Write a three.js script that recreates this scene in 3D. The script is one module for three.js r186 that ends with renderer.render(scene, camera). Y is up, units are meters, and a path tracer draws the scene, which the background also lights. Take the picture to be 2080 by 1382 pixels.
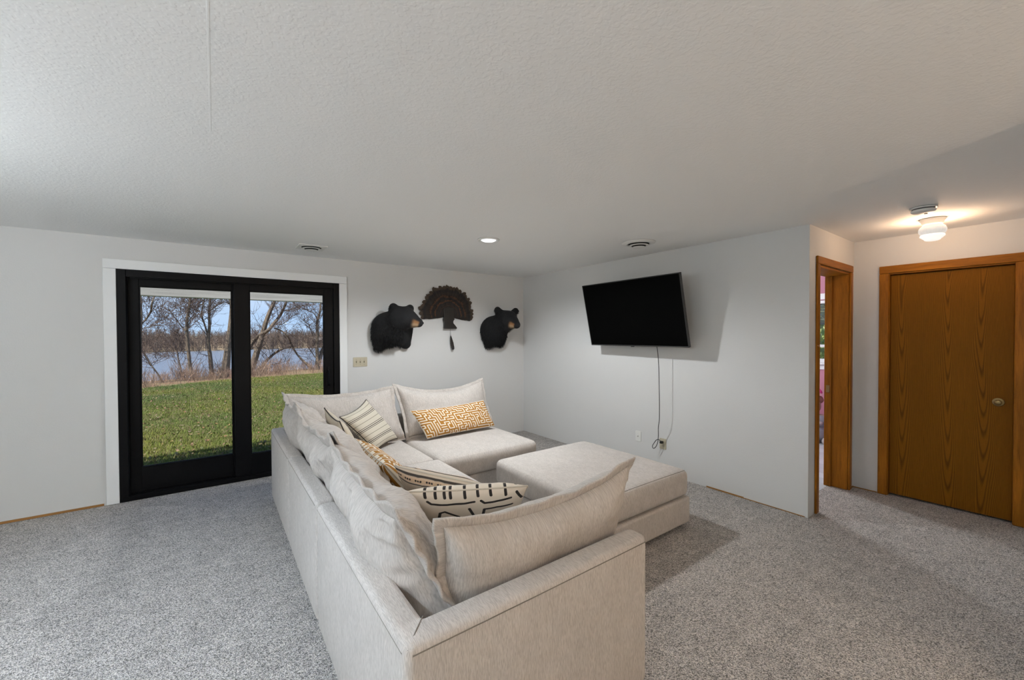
import * as THREE from 'three';
import { RoundedBoxGeometry } from 'three/addons/geometries/RoundedBoxGeometry.js';
import { mergeGeometries, mergeVertices, toCreasedNormals } from 'three/addons/utils/BufferGeometryUtils.js';
import { MarchingCubes } from 'three/addons/objects/MarchingCubes.js';
import { MeshSurfaceSampler } from 'three/addons/math/MeshSurfaceSampler.js';
import { RectAreaLightUniformsLib } from 'three/addons/lights/RectAreaLightUniformsLib.js';

// ---------------------------------------------------------------- camera, sky, sun, exposure
const scene = new THREE.Scene();
const camera = new THREE.PerspectiveCamera(79.72, 2080 / 1382, 0.05, 600);
{
  const yaw = 0.6299, pitch = -0.0140, roll = -0.0034;
  const F = new THREE.Vector3(Math.sin(yaw) * Math.cos(pitch), Math.sin(pitch), -Math.cos(yaw) * Math.cos(pitch));
  const Rt = new THREE.Vector3(Math.cos(yaw), 0, Math.sin(yaw));
  const U = new THREE.Vector3().crossVectors(Rt, F);
  const c = Math.cos(roll), s = Math.sin(roll);
  const R2 = Rt.clone().multiplyScalar(c).addScaledVector(U, s);
  const U2 = Rt.clone().multiplyScalar(-s).addScaledVector(U, c);
  camera.position.set(-3.9068, 1.5147, 5.0555);
  camera.quaternion.setFromRotationMatrix(new THREE.Matrix4().makeBasis(R2, U2, F.clone().negate()));
}
scene.add(camera);
const renderer = new THREE.WebGLRenderer({ antialias: true });
renderer.toneMapping = THREE.LinearToneMapping;
renderer.toneMappingExposure = 1.35;
renderer.shadowMap.enabled = true;
renderer.shadowMap.type = THREE.PCFSoftShadowMap;
RectAreaLightUniformsLib.init();

let seedState = 12345;
const seed = (n) => { seedState = n >>> 0; };
const rnd = () => { seedState = (seedState + 0x6D2B79F5) | 0; let t = Math.imul(seedState ^ (seedState >>> 15), 1 | seedState); t = (t + Math.imul(t ^ (t >>> 7), 61 | t)) ^ t; return ((t ^ (t >>> 14)) >>> 0) / 4294967296; };
const rr = (a, b) => a + (b - a) * rnd();
const clamp = (x, a = 0, b = 1) => Math.min(b, Math.max(a, x));
const smooth = (a, b, x) => { const t = clamp((x - a) / (b - a)); return t * t * (3 - 2 * t); };
const hash2 = (x, y, s = 0) => { let h = Math.imul(x, 374761393) + Math.imul(y, 668265263) + Math.imul(s, 2147483647 ^ 0x5bd1e995); h = Math.imul(h ^ (h >>> 13), 1274126177); return ((h ^ (h >>> 16)) >>> 0) / 4294967296; };
// value noise, periodic with integer periods
function vnoise(x, y, px, py, s = 0) {
  const xi = Math.floor(x), yi = Math.floor(y), fx = x - xi, fy = y - yi;
  const m = (a, b) => ((a % b) + b) % b;
  const x0 = m(xi, px), x1 = m(xi + 1, px), y0 = m(yi, py), y1 = m(yi + 1, py);
  const ux = fx * fx * (3 - 2 * fx), uy = fy * fy * (3 - 2 * fy);
  const a = hash2(x0, y0, s), b = hash2(x1, y0, s), c = hash2(x0, y1, s), d = hash2(x1, y1, s);
  return a + (b - a) * ux + (c - a) * uy + (a - b - c + d) * ux * uy;
}
const n1 = (x, s = 0) => vnoise(x, 0.5, 4096, 4096, s) * 2 - 1;
const n2 = (x, y, s = 0) => vnoise(x, y, 4096, 4096, s) * 2 - 1;

// the sky: clear blue with thin streaks of cloud, the same all the way round
{
  const W = 1024, H = 512, d = new Float32Array(W * H * 4);
  for (let j = 0; j < H; j++) for (let i = 0; i < W; i++) {
    const el = ((j + 0.5) / H - 0.5) * Math.PI, k = (j * W + i) * 4;
    const t = Math.pow(clamp(Math.sin(Math.max(0, el))), 0.55);
    let r = 0.40 + (0.09 - 0.40) * t, g = 0.55 + (0.24 - 0.55) * t, b = 0.74 + (0.58 - 0.74) * t;
    if (el > 0) {
      const u = i / W, st = vnoise(u * 24, el * 34, 24, 4096, 3) * 0.6 + vnoise(u * 64, el * 90, 64, 4096, 5) * 0.4;
      const c = smooth(0.5, 0.85, st) * 0.45 * smooth(0, 0.12, el) * (1 - smooth(0.7, 1.2, el));
      r += (0.72 - r) * c; g += (0.75 - g) * c; b += (0.80 - b) * c;
    } else { r = 0.16; g = 0.18; b = 0.12; }
    d[k] = r; d[k + 1] = g; d[k + 2] = b; d[k + 3] = 1;
  }
  const t = new THREE.DataTexture(d, W, H, THREE.RGBAFormat, THREE.FloatType);
  t.mapping = THREE.EquirectangularReflectionMapping; t.magFilter = THREE.LinearFilter; t.minFilter = THREE.LinearFilter; t.needsUpdate = true;
  scene.background = t; scene.backgroundIntensity = 1;
}
const SUN = new THREE.Vector3(-0.42, 1, 0.25).normalize();
{
  const sun = new THREE.DirectionalLight(new THREE.Color(1, 0.94, 0.84), 5.6);
  sun.position.copy(SUN).multiplyScalar(60).add(new THREE.Vector3(-3, 0, -8));
  sun.target.position.set(-3, 0, -8); scene.add(sun.target);
  sun.castShadow = true; sun.shadow.mapSize.set(4096, 4096);
  Object.assign(sun.shadow.camera, { left: -30, right: 30, top: 30, bottom: -30, near: 1, far: 140 });
  scene.add(sun);
}

// ---------------------------------------------------------------- helpers
const taken = new Map();
function numbered(name) { const n = taken.get(name) ?? 0; taken.set(name, n + 1); return n ? name + '_' + String(n).padStart(3, '0') : name; }
function shadow(m) { m.castShadow = true; m.receiveShadow = true; return m; }
function part(name, geo, mat, parent) { const m = shadow(new THREE.Mesh(geo, mat)); m.name = name; parent.add(m); return m; }
function tag(o, label, category, group) { o.userData.label = label; o.userData.category = category; if (group) o.userData.group = group; return o; }
function thing(name, label, category, [x, y, z] = [0, 0, 0], group) {
  const o = new THREE.Group(); o.name = numbered(name); o.position.set(x, y, z); scene.add(o); return tag(o, label, category, group);
}
function struct(name, geo, mat) { const m = shadow(new THREE.Mesh(geo, mat)); m.name = numbered(name); m.userData.kind = 'structure'; scene.add(m); return m; }
function structGroup(name) { const g = new THREE.Group(); g.name = numbered(name); g.userData.kind = 'structure'; scene.add(g); return g; }
const V = (x, y, z) => new THREE.Vector3(x, y, z);
// uv in metres from the face direction
function metreUV(geo) {
  const g = geo.index ? geo.toNonIndexed() : geo, p = g.attributes.position, n = p.count, uv = new Float32Array(n * 2);
  const a = V(), b = V(), c = V(), ab = V(), ac = V();
  for (let i = 0; i < n; i += 3) {
    a.fromBufferAttribute(p, i); b.fromBufferAttribute(p, i + 1); c.fromBufferAttribute(p, i + 2);
    ab.subVectors(b, a); ac.subVectors(c, a); ab.cross(ac);
    const ax = Math.abs(ab.x), ay = Math.abs(ab.y), az = Math.abs(ab.z);
    [a, b, c].forEach((q, k) => {
      const [u, v] = ay >= ax && ay >= az ? [q.x, q.z] : ax >= az ? [q.z, q.y] : [q.x, q.y];
      uv[(i + k) * 2] = u; uv[(i + k) * 2 + 1] = v;
    });
  }
  g.setAttribute('uv', new THREE.BufferAttribute(uv, 2)); return g;
}
const box = (x0, x1, y0, y1, z0, z1) => metreUV(new THREE.BoxGeometry(x1 - x0, y1 - y0, z1 - z0).translate((x0 + x1) / 2, (y0 + y1) / 2, (z0 + z1) / 2));
function rbox(x0, x1, y0, y1, z0, z1, r = 0.01, seg = 3) {
  const g = new RoundedBoxGeometry(x1 - x0, y1 - y0, z1 - z0, seg, Math.min(r, (x1 - x0) / 2.01, (y1 - y0) / 2.01, (z1 - z0) / 2.01));
  g.translate((x0 + x1) / 2, (y0 + y1) / 2, (z0 + z1) / 2); return metreUV(g);
}
const merge = (list) => mergeGeometries(list.map((g) => { const q = g.index ? g.toNonIndexed() : g.clone(); for (const k of Object.keys(q.attributes)) if (!['position', 'normal', 'uv'].includes(k)) q.deleteAttribute(k); return q; }));
// a tube through points with a radius of its own at each
function limbGeo(pts, radii, sides = 6, smoothN = 0) {
  let P = pts, Rr = radii;
  if (smoothN) {
    const cv = new THREE.CatmullRomCurve3(pts, false, 'centripetal'); P = []; Rr = [];
    const n = smoothN * (pts.length - 1);
    for (let i = 0; i <= n; i++) { const t = i / n, f = t * (pts.length - 1), k = Math.min(pts.length - 2, Math.floor(f)); P.push(cv.getPoint(t)); Rr.push(radii[k] + (radii[k + 1] - radii[k]) * (f - k)); }
  }
  const pos = [], uv = [], idx = []; let nrm = V(0, 0, 1), len = 0;
  for (let i = 0; i < P.length; i++) {
    const t = V().subVectors(P[Math.min(P.length - 1, i + 1)], P[Math.max(0, i - 1)]).normalize();
    nrm = nrm.clone().addScaledVector(t, -nrm.dot(t)); if (nrm.lengthSq() < 1e-6) nrm.set(t.y, -t.x, 0.01); nrm.normalize();
    const bn = V().crossVectors(t, nrm); if (i) len += P[i].distanceTo(P[i - 1]);
    for (let k = 0; k <= sides; k++) {
      const a = k / sides * Math.PI * 2;
      const q = P[i].clone().addScaledVector(nrm, Math.cos(a) * Rr[i]).addScaledVector(bn, Math.sin(a) * Rr[i]);
      pos.push(q.x, q.y, q.z); uv.push(k / sides * 2 * Math.PI * Rr[i], len);
    }
  }
  const w = sides + 1;
  for (let i = 0; i < P.length - 1; i++) for (let k = 0; k < sides; k++) { const a = i * w + k; idx.push(a, a + 1, a + w, a + 1, a + w + 1, a + w); }
  const g = new THREE.BufferGeometry(); g.setAttribute('position', new THREE.Float32BufferAttribute(pos, 3)); g.setAttribute('uv', new THREE.Float32BufferAttribute(uv, 2)); g.setIndex(idx); g.computeVertexNormals(); return g;
}
const tube = (pts, r, n = 40, s = 8, closed = false) => new THREE.TubeGeometry(new THREE.CatmullRomCurve3(pts, closed, 'centripetal'), n, r, s, closed);
const lathe = (prof, seg = 40) => new THREE.LatheGeometry(prof.map(([r, y]) => new THREE.Vector2(r, y)), seg);

// ---------------------------------------------------------------- textures
const srgb = (v) => { v = clamp(v); return Math.round(255 * (v <= 0.0031308 ? v * 12.92 : 1.055 * Math.pow(v, 1 / 2.4) - 0.055)); };
function dataTex(W, H, fn, color, rep) {
  const d = new Uint8Array(W * H * 4);
  for (let j = 0; j < H; j++) for (let i = 0; i < W; i++) { const c = fn(i, j), k = (j * W + i) * 4; if (color) { d[k] = srgb(c[0]); d[k + 1] = srgb(c[1]); d[k + 2] = srgb(c[2]); } else d[k] = d[k + 1] = d[k + 2] = Math.round(clamp(c) * 255); d[k + 3] = 255; }
  const t = new THREE.DataTexture(d, W, H, THREE.RGBAFormat); t.wrapS = t.wrapT = THREE.RepeatWrapping; t.magFilter = THREE.LinearFilter; t.minFilter = THREE.LinearMipmapLinearFilter; t.generateMipmaps = true;
  if (color) t.colorSpace = THREE.SRGBColorSpace; if (rep) t.repeat.set(rep[0], rep[1]); t.needsUpdate = true; return t;
}
function canvasTex(W, H, draw, rep) {
  const c = document.createElement('canvas'); c.width = W; c.height = H; draw(c.getContext('2d'), W, H);
  const t = new THREE.CanvasTexture(c); t.colorSpace = THREE.SRGBColorSpace; t.wrapS = t.wrapT = THREE.RepeatWrapping; t.magFilter = THREE.LinearFilter; if (rep) t.repeat.set(rep[0], rep[1]); return t;
}
const std = (o) => new THREE.MeshStandardMaterial({ roughness: 0.8, ...o });
const lin = (r, g, b) => new THREE.Color().setRGB(r, g, b);

// painted drywall: orange-peel relief
const N = 512;
const peel = dataTex(N, N, (i, j) => 0.5 + 0.3 * (vnoise(i / 8, j / 8, 64, 64, 1) - 0.5) + 0.25 * (vnoise(i / 4, j / 4, 128, 128, 2) - 0.5), false, [2, 2]);
const wallMat = std({ color: lin(0.68, 0.68, 0.67), roughness: 0.75, bumpMap: peel, bumpScale: 0.0006 });
// knockdown ceiling
const knock = dataTex(1024, 1024, (i, j) => {
  const a = vnoise(i / 10, j / 10, 102.4 | 0, 102.4 | 0, 11), b = vnoise(i / 5, j / 5, 204, 204, 12), c = vnoise(i / 34, j / 34, 30, 30, 13);
  return smooth(0.42, 0.62, a * 0.55 + b * 0.3 + c * 0.15) * 0.75 + 0.2 * b;
}, false, [0.9, 0.9]);
const ceilMat = std({ color: lin(0.90, 0.90, 0.885), roughness: 0.82, bumpMap: knock, bumpScale: 0.00045 });
const trimMat = std({ color: lin(0.84, 0.85, 0.85), roughness: 0.45 });
const blackMat = new THREE.MeshPhysicalMaterial({ color: lin(0.004, 0.004, 0.0045), roughness: 0.45, specularIntensity: 0.25 });
const plateMat = std({ color: lin(0.52, 0.47, 0.35), roughness: 0.4 });
const whitePlastic = std({ color: lin(0.78, 0.78, 0.75), roughness: 0.4 });
const darkMat = std({ color: lin(0.012, 0.012, 0.012), roughness: 0.6 });
const glassMat = new THREE.MeshPhysicalMaterial({ color: 0xffffff, transmission: 1, thickness: 0, roughness: 0, ior: 1.05 });

// frieze carpet: twisted tufts in taupe, grey and cream
const tuft = (i, j, s) => {
  const w = vnoise(i / 16, j / 16, 128, 128, s + 9) * 6;
  return 0.55 * vnoise(i / 7 + w * 0.4, j / 7 + w * 0.3, 4096, 4096, s) + 0.3 * vnoise(i / 4, j / 4, 512, 512, s + 1) + 0.15 * hash2(i, j, s + 2);
};
const CW = 2048;
const carpetMap = dataTex(CW, CW, (i, j) => {
  const t = tuft(i, j, 20), h = smooth(0.26, 0.74, t), k = vnoise(i / 11, j / 11, 186, 186, 25), m = vnoise(i / 128, j / 128, 16, 16, 27);
  const v = (0.12 + 0.59 * h) * (0.90 + 0.20 * m);
  const w = smooth(0.35, 0.65, k);
  return [v * (1.02 + 0.02 * w), v * (0.96 + 0.01 * w), v * (0.925 - 0.04 * w)];
}, true, [1.15, 1.15]);
const carpetBump = dataTex(1024, 1024, (i, j) => tuft(i * 2, j * 2, 20), false, [1.15, 1.15]);
const carpetMat = std({ map: carpetMap, bumpMap: carpetBump, bumpScale: 0.006, roughness: 1 });

// upholstery: slubbed chenille, streaks along v
const fab = (i, j, s, sx = 3, sy = 34) => 0.5 * vnoise(i / sx, j / sy, Math.floor(1024 / sx), Math.floor(1024 / sy), s) + 0.3 * vnoise(i / 2, j / 24, 512, 42, s + 1) + 0.2 * hash2(i, j, s + 2);
const sofaMap = dataTex(1024, 1024, (i, j) => {
  const t = fab(i, j, 40), m = vnoise(i / 90, j / 200, 11, 5, 44), h = smooth(0.28, 0.66, t);
  const v = (0.43 + 0.155 * h) * (0.96 + 0.08 * m);
  return [v * 1.04, v * (0.955 + 0.01 * h), v * (0.88 + 0.02 * h)];
}, true, [2.4, 2.4]);
const sofaBump = dataTex(1024, 1024, (i, j) => fab(i, j, 40), false, [2.4, 2.4]);
const sofaMat = new THREE.MeshPhysicalMaterial({ map: sofaMap, bumpMap: sofaBump, bumpScale: 0.0007, roughness: 0.95, sheen: 0.25, sheenRoughness: 0.6, sheenColor: lin(0.8, 0.77, 0.72) });
const seamMat = std({ color: lin(0.22, 0.2, 0.17), roughness: 1 });

// stained oak: flat-sawn sheet for the door, straight grain for the casings
function oak(W, H, wm, hm, centres, s) {
  return dataTex(W, H, (i, j) => {
    const x = i / W * wm, y = j / H * hm; let best = 1e9, bi = 0;
    centres.forEach((c, k) => { const d = Math.abs(x - c[0]); if (d < best) { best = d; bi = k; } });
    const c = centres[bi], wob = (vnoise(y * 2.2 + c[2], bi * 7 + 0.5, 4096, 4096, s) - 0.5) * 0.035;
    const dx = x - c[0] - wob, ring = Math.sqrt(dx * dx * 900 + Math.pow((c[1] - y) * (0.62 + 0.12 * bi) + 2.2, 2)) * 6.0 + (vnoise(x * 26, y * 3, 4096, 4096, s + 1) - 0.5) * 0.9;
    const f = ring - Math.floor(ring), line = smooth(0.0, 0.35, f) * (1 - smooth(0.78, 1, f));
    const pore = vnoise(i * 0.9, y * 16, 4096, 4096, s + 2) * 0.6 + vnoise(i * 2, y * 60, 4096, 4096, s + 3) * 0.4;
    const v = 0.48 + 0.40 * line + 0.28 * (pore - 0.5) + 0.12 * (vnoise(x * 5, y * 1.2, 4096, 4096, s + 4) - 0.5);
    return [0.27 * v, 0.104 * v, 0.007 * v];
  }, true, [1 / wm, 1 / hm]);
}
const doorMap = oak(768, 1536, 0.78, 2.1, [[0.09, 1.0, 1], [0.375, 0.4, 5], [0.57, 0.62, 9]], 60);
const doorMat = new THREE.MeshPhysicalMaterial({ map: doorMap, roughness: 0.5, specularIntensity: 0.15 });
const casingMap = dataTex(256, 1024, (i, j) => {
  const pore = vnoise(i / 2.2, j / 60, 116, 17, 71) * 0.5 + vnoise(i / 1.2, j / 16, 213, 64, 72) * 0.3, band = vnoise(i / 22 + vnoise(i / 40, j / 200, 6, 5, 73) * 2, j / 300, 4096, 4096, 74);
  const v = 0.62 + 0.42 * (pore - 0.4) + 0.3 * (band - 0.5); return [0.52 * v, 0.185 * v, 0.013 * v];
}, true, [4, 1]);
const casingMat = new THREE.MeshPhysicalMaterial({ map: casingMap, roughness: 0.45, specularIntensity: 0.3 });
const brass = new THREE.MeshStandardMaterial({ color: lin(0.30, 0.21, 0.09), roughness: 0.33, metalness: 1 });

// ---------------------------------------------------------------- the room's shell
const CH = 2.4, DX0 = -4.62, DX1 = -2.725, DTOP = 2.125;
const XC = 1.154;                                   // closet wall
struct('wall_back', merge([box(-7.2, DX0, -0.12, CH, -0.16, 0), box(DX1, 3.76, -0.12, CH, -0.16, 0), box(DX0, DX1, DTOP, CH, -0.16, 0), box(DX0, DX1, -0.12, 0.0, -0.16, 0)]), wallMat);
struct('wall_right', box(0, 0.12, -0.1, CH, 0, 3.80), wallMat);
struct('wall_doorway', merge([box(0.12, 0.17, -0.1, CH, 3.61, 3.80), box(1.02, XC + 0.12, -0.1, CH, 3.61, 3.80), box(0.17, 1.02, 2.10, CH, 3.61, 3.80)]), wallMat);
struct('wall_closet', merge([box(XC, XC + 0.12, -0.1, CH, 3.80, 4.04), box(XC, XC + 0.12, -0.1, CH, 4.82, 8.2), box(XC, XC + 0.12, 2.09, CH, 4.04, 4.82), box(XC + 0.6, XC + 0.66, -0.1, CH, 3.80, 8.2)]), wallMat);
struct('wall_hall', box(-1.3, XC, 0.001, CH - 0.001, 5.25, 5.37), wallMat);
struct('wall_left', box(-7.2, -7.05, -0.1, CH, 0, 8.2), wallMat);
struct('wall_front', box(-7.05, XC + 0.6, -0.1, CH, 8.05, 8.2), wallMat);
const ceiling = struct('ceiling', box(-7.2, 3.9, CH, CH + 0.16, -0.16, 8.2), ceilMat);
{ // the taped drywall joint that shows as a faint ridge
  part('joint_ridge', rbox(-3.916, -3.909, CH - 0.0007, CH + 0.004, 2.85, 4.6, 0.001, 1), ceilMat, ceiling);
}
struct('floor', merge([box(-7.2, 0.12, -0.12, 0, 0, 8.2), box(0.12, XC + 0.6, -0.12, 0, 3.645, 8.2)]), carpetMat);
// tack strip left bare where the skirting is missing
const stripMat = std({ color: lin(0.34, 0.17, 0.05), roughness: 0.9 });
struct('trim_1', rbox(-7.0, -4.72, 0.001, 0.02, 0.001, 0.007, 0.001, 1), stripMat);
struct('trim_2', rbox(-0.007, -0.001, 0.001, 0.014, 2.95, 3.30, 0.001, 1), stripMat);
struct('trim_3', rbox(-0.006, -0.001, 0.001, 0.008, 3.30, 3.78, 0.001, 1), stripMat);
struct('trim_4', rbox(1.10, XC - 0.001, 0.001, 0.012, 3.801, 3.809, 0.001, 1), stripMat);
struct('trim_5', rbox(XC - 0.007, XC - 0.001, 0.001, 0.010, 3.81, 3.985, 0.001, 1), stripMat);

// white casing round the sliding door
{
  const g = structGroup('trim_6');
  part('side_casing', rbox(-4.702, -4.618, 0.002, 2.115, 0.001, 0.02, 0.003, 2), trimMat, g);
  part('side_casing', rbox(-2.727, -2.643, 0.002, 2.115, 0.001, 0.02, 0.003, 2), trimMat, g);
  part('head_casing', rbox(-4.702, -2.643, 2.116, 2.20, 0.001, 0.021, 0.003, 2), trimMat, g);
}
// black sliding glass door
{
  const g = structGroup('door_1');
  for (const [x0, x1, y0, y1] of [[DX0, -4.555, 0.03, DTOP], [-2.79, DX1, 0.03, DTOP], [-4.555, -2.79, 2.050, DTOP]]) part('frame', rbox(x0 + 0.001, x1 - 0.001, y0, y1 - 0.001, -0.15, 0.008, 0.003, 1), blackMat, g);
  part('threshold', rbox(DX0 + 0.002, DX1 - 0.002, 0.002, 0.045, -0.15, 0.012, 0.004, 1), blackMat, g);
  part('track', rbox(-4.555, -2.79, 0.0455, 0.052, -0.012, -0.005, 0.001, 1), blackMat, g);
  part('track', rbox(-4.53, -2.80, 2.040, 2.0495, -0.012, -0.004, 0.002, 1), blackMat, g);
  const leaf = (name, x0, x1, gx0, gx1, gy0, gy1, z) => {
    const p = new THREE.Group(); p.name = name; g.add(p);
    part('stile', rbox(x0, gx0, 0.046, 2.05, z - 0.022, z + 0.022, 0.003, 1), blackMat, p);
    part('stile', rbox(gx1, x1, 0.046, 2.05, z - 0.022, z + 0.022, 0.003, 1), blackMat, p);
    part('bottom_rail', rbox(gx0, gx1, 0.046, gy0, z - 0.022, z + 0.022, 0.003, 1), blackMat, p);
    part('top_rail', rbox(gx0, gx1, gy1, 2.05, z - 0.022, z + 0.022, 0.003, 1), blackMat, p);
    for (const s of [-1, 1]) { const zz = z + s * 0.014; part('glazing_bead', merge([rbox(gx0, gx1, gy0, gy0 + 0.008, zz - 0.004, zz + 0.004, 0.002, 1), rbox(gx0, gx1, gy1 - 0.008, gy1, zz - 0.004, zz + 0.004, 0.002, 1), rbox(gx0, gx0 + 0.008, gy0, gy1, zz - 0.004, zz + 0.004, 0.002, 1), rbox(gx1 - 0.008, gx1, gy0, gy1, zz - 0.004, zz + 0.004, 0.002, 1)]), blackMat, p); }
    const pane = new THREE.PlaneGeometry(gx1 - gx0 - 0.004, gy1 - gy0 - 0.004).translate((gx0 + gx1) / 2, (gy0 + gy1) / 2, z);
    part('glass_pane', pane, glassMat, p); return p;
  };
  leaf('fixed_panel', -4.554, -3.69, -4.477, -3.763, 0.272, 1.977, -0.095);
  const sl = leaf('sliding_panel', -3.748, -2.792, -3.612, -2.889, 0.262, 1.977, -0.035);
  const hx = -2.845;
  part('handle', merge([tube([V(hx, 0.93, -0.012), V(hx - 0.004, 0.945, 0.03), V(hx - 0.006, 1.02, 0.042), V(hx - 0.004, 1.10, 0.03), V(hx, 1.115, -0.012)], 0.007, 24, 8), rbox(hx - 0.016, hx + 0.016, 0.90, 1.15, -0.0125, -0.008, 0.002, 1)]), blackMat, sl);
}
// oak-cased doorway in the short wall, its jamb as deep as the wall
const swapUV = (g) => { const u = g.attributes.uv; for (let i = 0; i < u.count; i++) u.setXY(i, u.getY(i), u.getX(i)); return g; };
{
  const g = structGroup('door_2');
  part('casing', rbox(0.137, 0.196, 0.002, 2.095, 3.801, 3.817, 0.005, 2), casingMat, g);
  part('casing', rbox(1.004, 1.066, 0.002, 2.095, 3.801, 3.817, 0.005, 2), casingMat, g);
  part('casing', swapUV(rbox(0.137, 1.066, 2.096, 2.16, 3.801, 3.818, 0.005, 2)), casingMat, g);
  part('jamb', rbox(1.0, 1.018, 0.002, 2.095, 3.612, 3.80, 0.002, 1), casingMat, g);
  part('jamb', rbox(0.172, 0.190, 0.002, 2.095, 3.612, 3.80, 0.002, 1), casingMat, g);
  part('head_jamb', swapUV(rbox(0.190, 1.0, 2.075, 2.095, 3.612, 3.80, 0.002, 1)), casingMat, g);
  part('stop', rbox(0.984, 0.9995, 0.002, 2.074, 3.614, 3.672, 0.003, 1), casingMat, g);
  part('stop', rbox(0.1905, 0.203, 0.002, 2.074, 3.614, 3.672, 0.003, 1), casingMat, g);
  part('strike_plate', rbox(0.980, 0.9838, 0.93, 1.0, 3.63, 3.66, 0.001, 1), brass, g);
}
// closet door: flat oak slab in an oak frame
{
  const g = structGroup('door_3');
  part('casing', rbox(XC - 0.018, XC - 0.001, 0.002, 2.066, 3.990, 4.058, 0.005, 2), casingMat, g);
  part('casing', rbox(XC - 0.018, XC - 0.001, 0.002, 2.066, 4.798, 4.868, 0.005, 2), casingMat, g);
  part('casing', swapUV(rbox(XC - 0.019, XC - 0.001, 2.067, 2.135, 3.990, 4.868, 0.005, 2)), casingMat, g);
  part('jamb', rbox(XC - 0.001, XC + 0.12, 0.002, 2.066, 4.042, 4.062, 0.002, 1), casingMat, g);
  part('jamb', rbox(XC - 0.001, XC + 0.12, 0.002, 2.066, 4.795, 4.818, 0.002, 1), casingMat, g);
  part('head_jamb', swapUV(rbox(XC - 0.001, XC + 0.12, 2.056, 2.088, 4.062, 4.795, 0.002, 1)), casingMat, g);
  const slab = new RoundedBoxGeometry(0.036, 2.032, 0.728, 2, 0.002).translate(XC + 0.048, 0.018 + 1.016, 4.4285);
  const sg = metreUV(slab), u = sg.attributes.uv; for (let i = 0; i < u.count; i++) u.setX(i, u.getX(i) - 4.06);
  const d = part('door_slab', sg, doorMat, g);
  const knob = part('knob', lathe([[0, 0.034], [0.010, 0.0345], [0.018, 0.032], [0.021, 0.026], [0.018, 0.019], [0.011, 0.014], [0.011, 0.007], [0.028, 0.006], [0.034, 0.002], [0.034, 0]], 32), brass, d);
  knob.rotation.z = Math.PI / 2; knob.position.set(XC + 0.0300, 0.955, 4.717);
}
// ---------------------------------------------------------------- the bedroom behind the right wall
const pinkMat = std({ color: lin(0.55, 0.25, 0.33), roughness: 0.85, bumpMap: peel, bumpScale: 0.0004 });
{
  struct('wall_bedroom', merge([box(XC + 0.12, 3.76, -0.1, CH, 3.61, 3.80), box(3.6, 3.76, -0.1, CH, 0, 2.30), box(3.6, 3.76, -0.1, CH, 3.30, 3.61), box(3.6, 3.76, -0.1, 1.06, 2.30, 3.30), box(3.6, 3.76, 2.02, CH, 2.30, 3.30)]), pinkMat);
  const f = struct('floor_bedroom', box(0.12, 3.76, -0.12, -0.012, 0, 3.644), std({ color: lin(0.25, 0.25, 0.26) }));
  seed(77); const tones = [0.50, 0.56, 0.60].map((v) => std({ color: lin(v * 0.95, v, v * 1.04), roughness: 0.45 }));
  for (let i = 0; i < 19; i++) { const cut = rr(0.8, 2.8), x0 = 0.121 + i * 0.183; for (const [a, b] of [[0.001, cut], [cut + 0.003, 3.643]]) if (x0 + 0.18 < 3.6) part('plank', rbox(x0, x0 + 0.18, -0.0119, 0, a, b, 0.002, 1), tones[Math.floor(rnd() * 3)], f); }
  const w = structGroup('window_1');
  for (const [y0, y1, z0, z1] of [[1.06, 1.12, 2.30, 3.30], [1.96, 2.02, 2.30, 3.30], [1.12, 1.96, 2.30, 2.36], [1.12, 1.96, 3.24, 3.30], [1.30, 1.34, 2.36, 3.24]]) part('frame', rbox(3.64, 3.72, y0, y1, z0, z1, 0.004, 1), trimMat, w);
  for (const [y0, y1, z0, z1] of [[0.96, 1.05, 2.22, 3.38], [2.03, 2.12, 2.22, 3.38], [1.05, 2.03, 2.22, 2.29], [1.05, 2.03, 3.31, 3.38]]) part('casing', rbox(3.58, 3.599, y0, y1, z0, z1, 0.003, 1), trimMat, w);
  part('sill', rbox(3.54, 3.64, 1.04, 1.062, 2.2, 3.4, 0.004, 1), trimMat, w);
  part('glass_pane', new THREE.PlaneGeometry(0.88, 0.84).rotateY(Math.PI / 2).translate(3.68, 1.54, 2.80), glassMat, w);
  const sh = thing('roller_shade', 'dark grey slatted shade drawn halfway down the bedroom window', 'window shade', [3.615, 1.66, 2.8]);
  const shm = std({ color: lin(0.055, 0.07, 0.07), roughness: 0.7 });
  part('headrail', rbox(-0.02, 0.02, 0.31, 0.355, -0.47, 0.47, 0.004, 1), trimMat, sh);
  for (let k = 0; k < 13; k++) { const y = 0.012 + k * 0.0235; const s = part('slat', rbox(-0.011, 0.011, -0.0012, 0.0012, -0.465, 0.465, 0.001, 1), shm, sh); s.position.y = y; s.rotation.z = 1.15; }
  part('bottom_rail', rbox(-0.01, 0.01, -0.014, 0.002, -0.465, 0.465, 0.003, 1), shm, sh);
}
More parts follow.
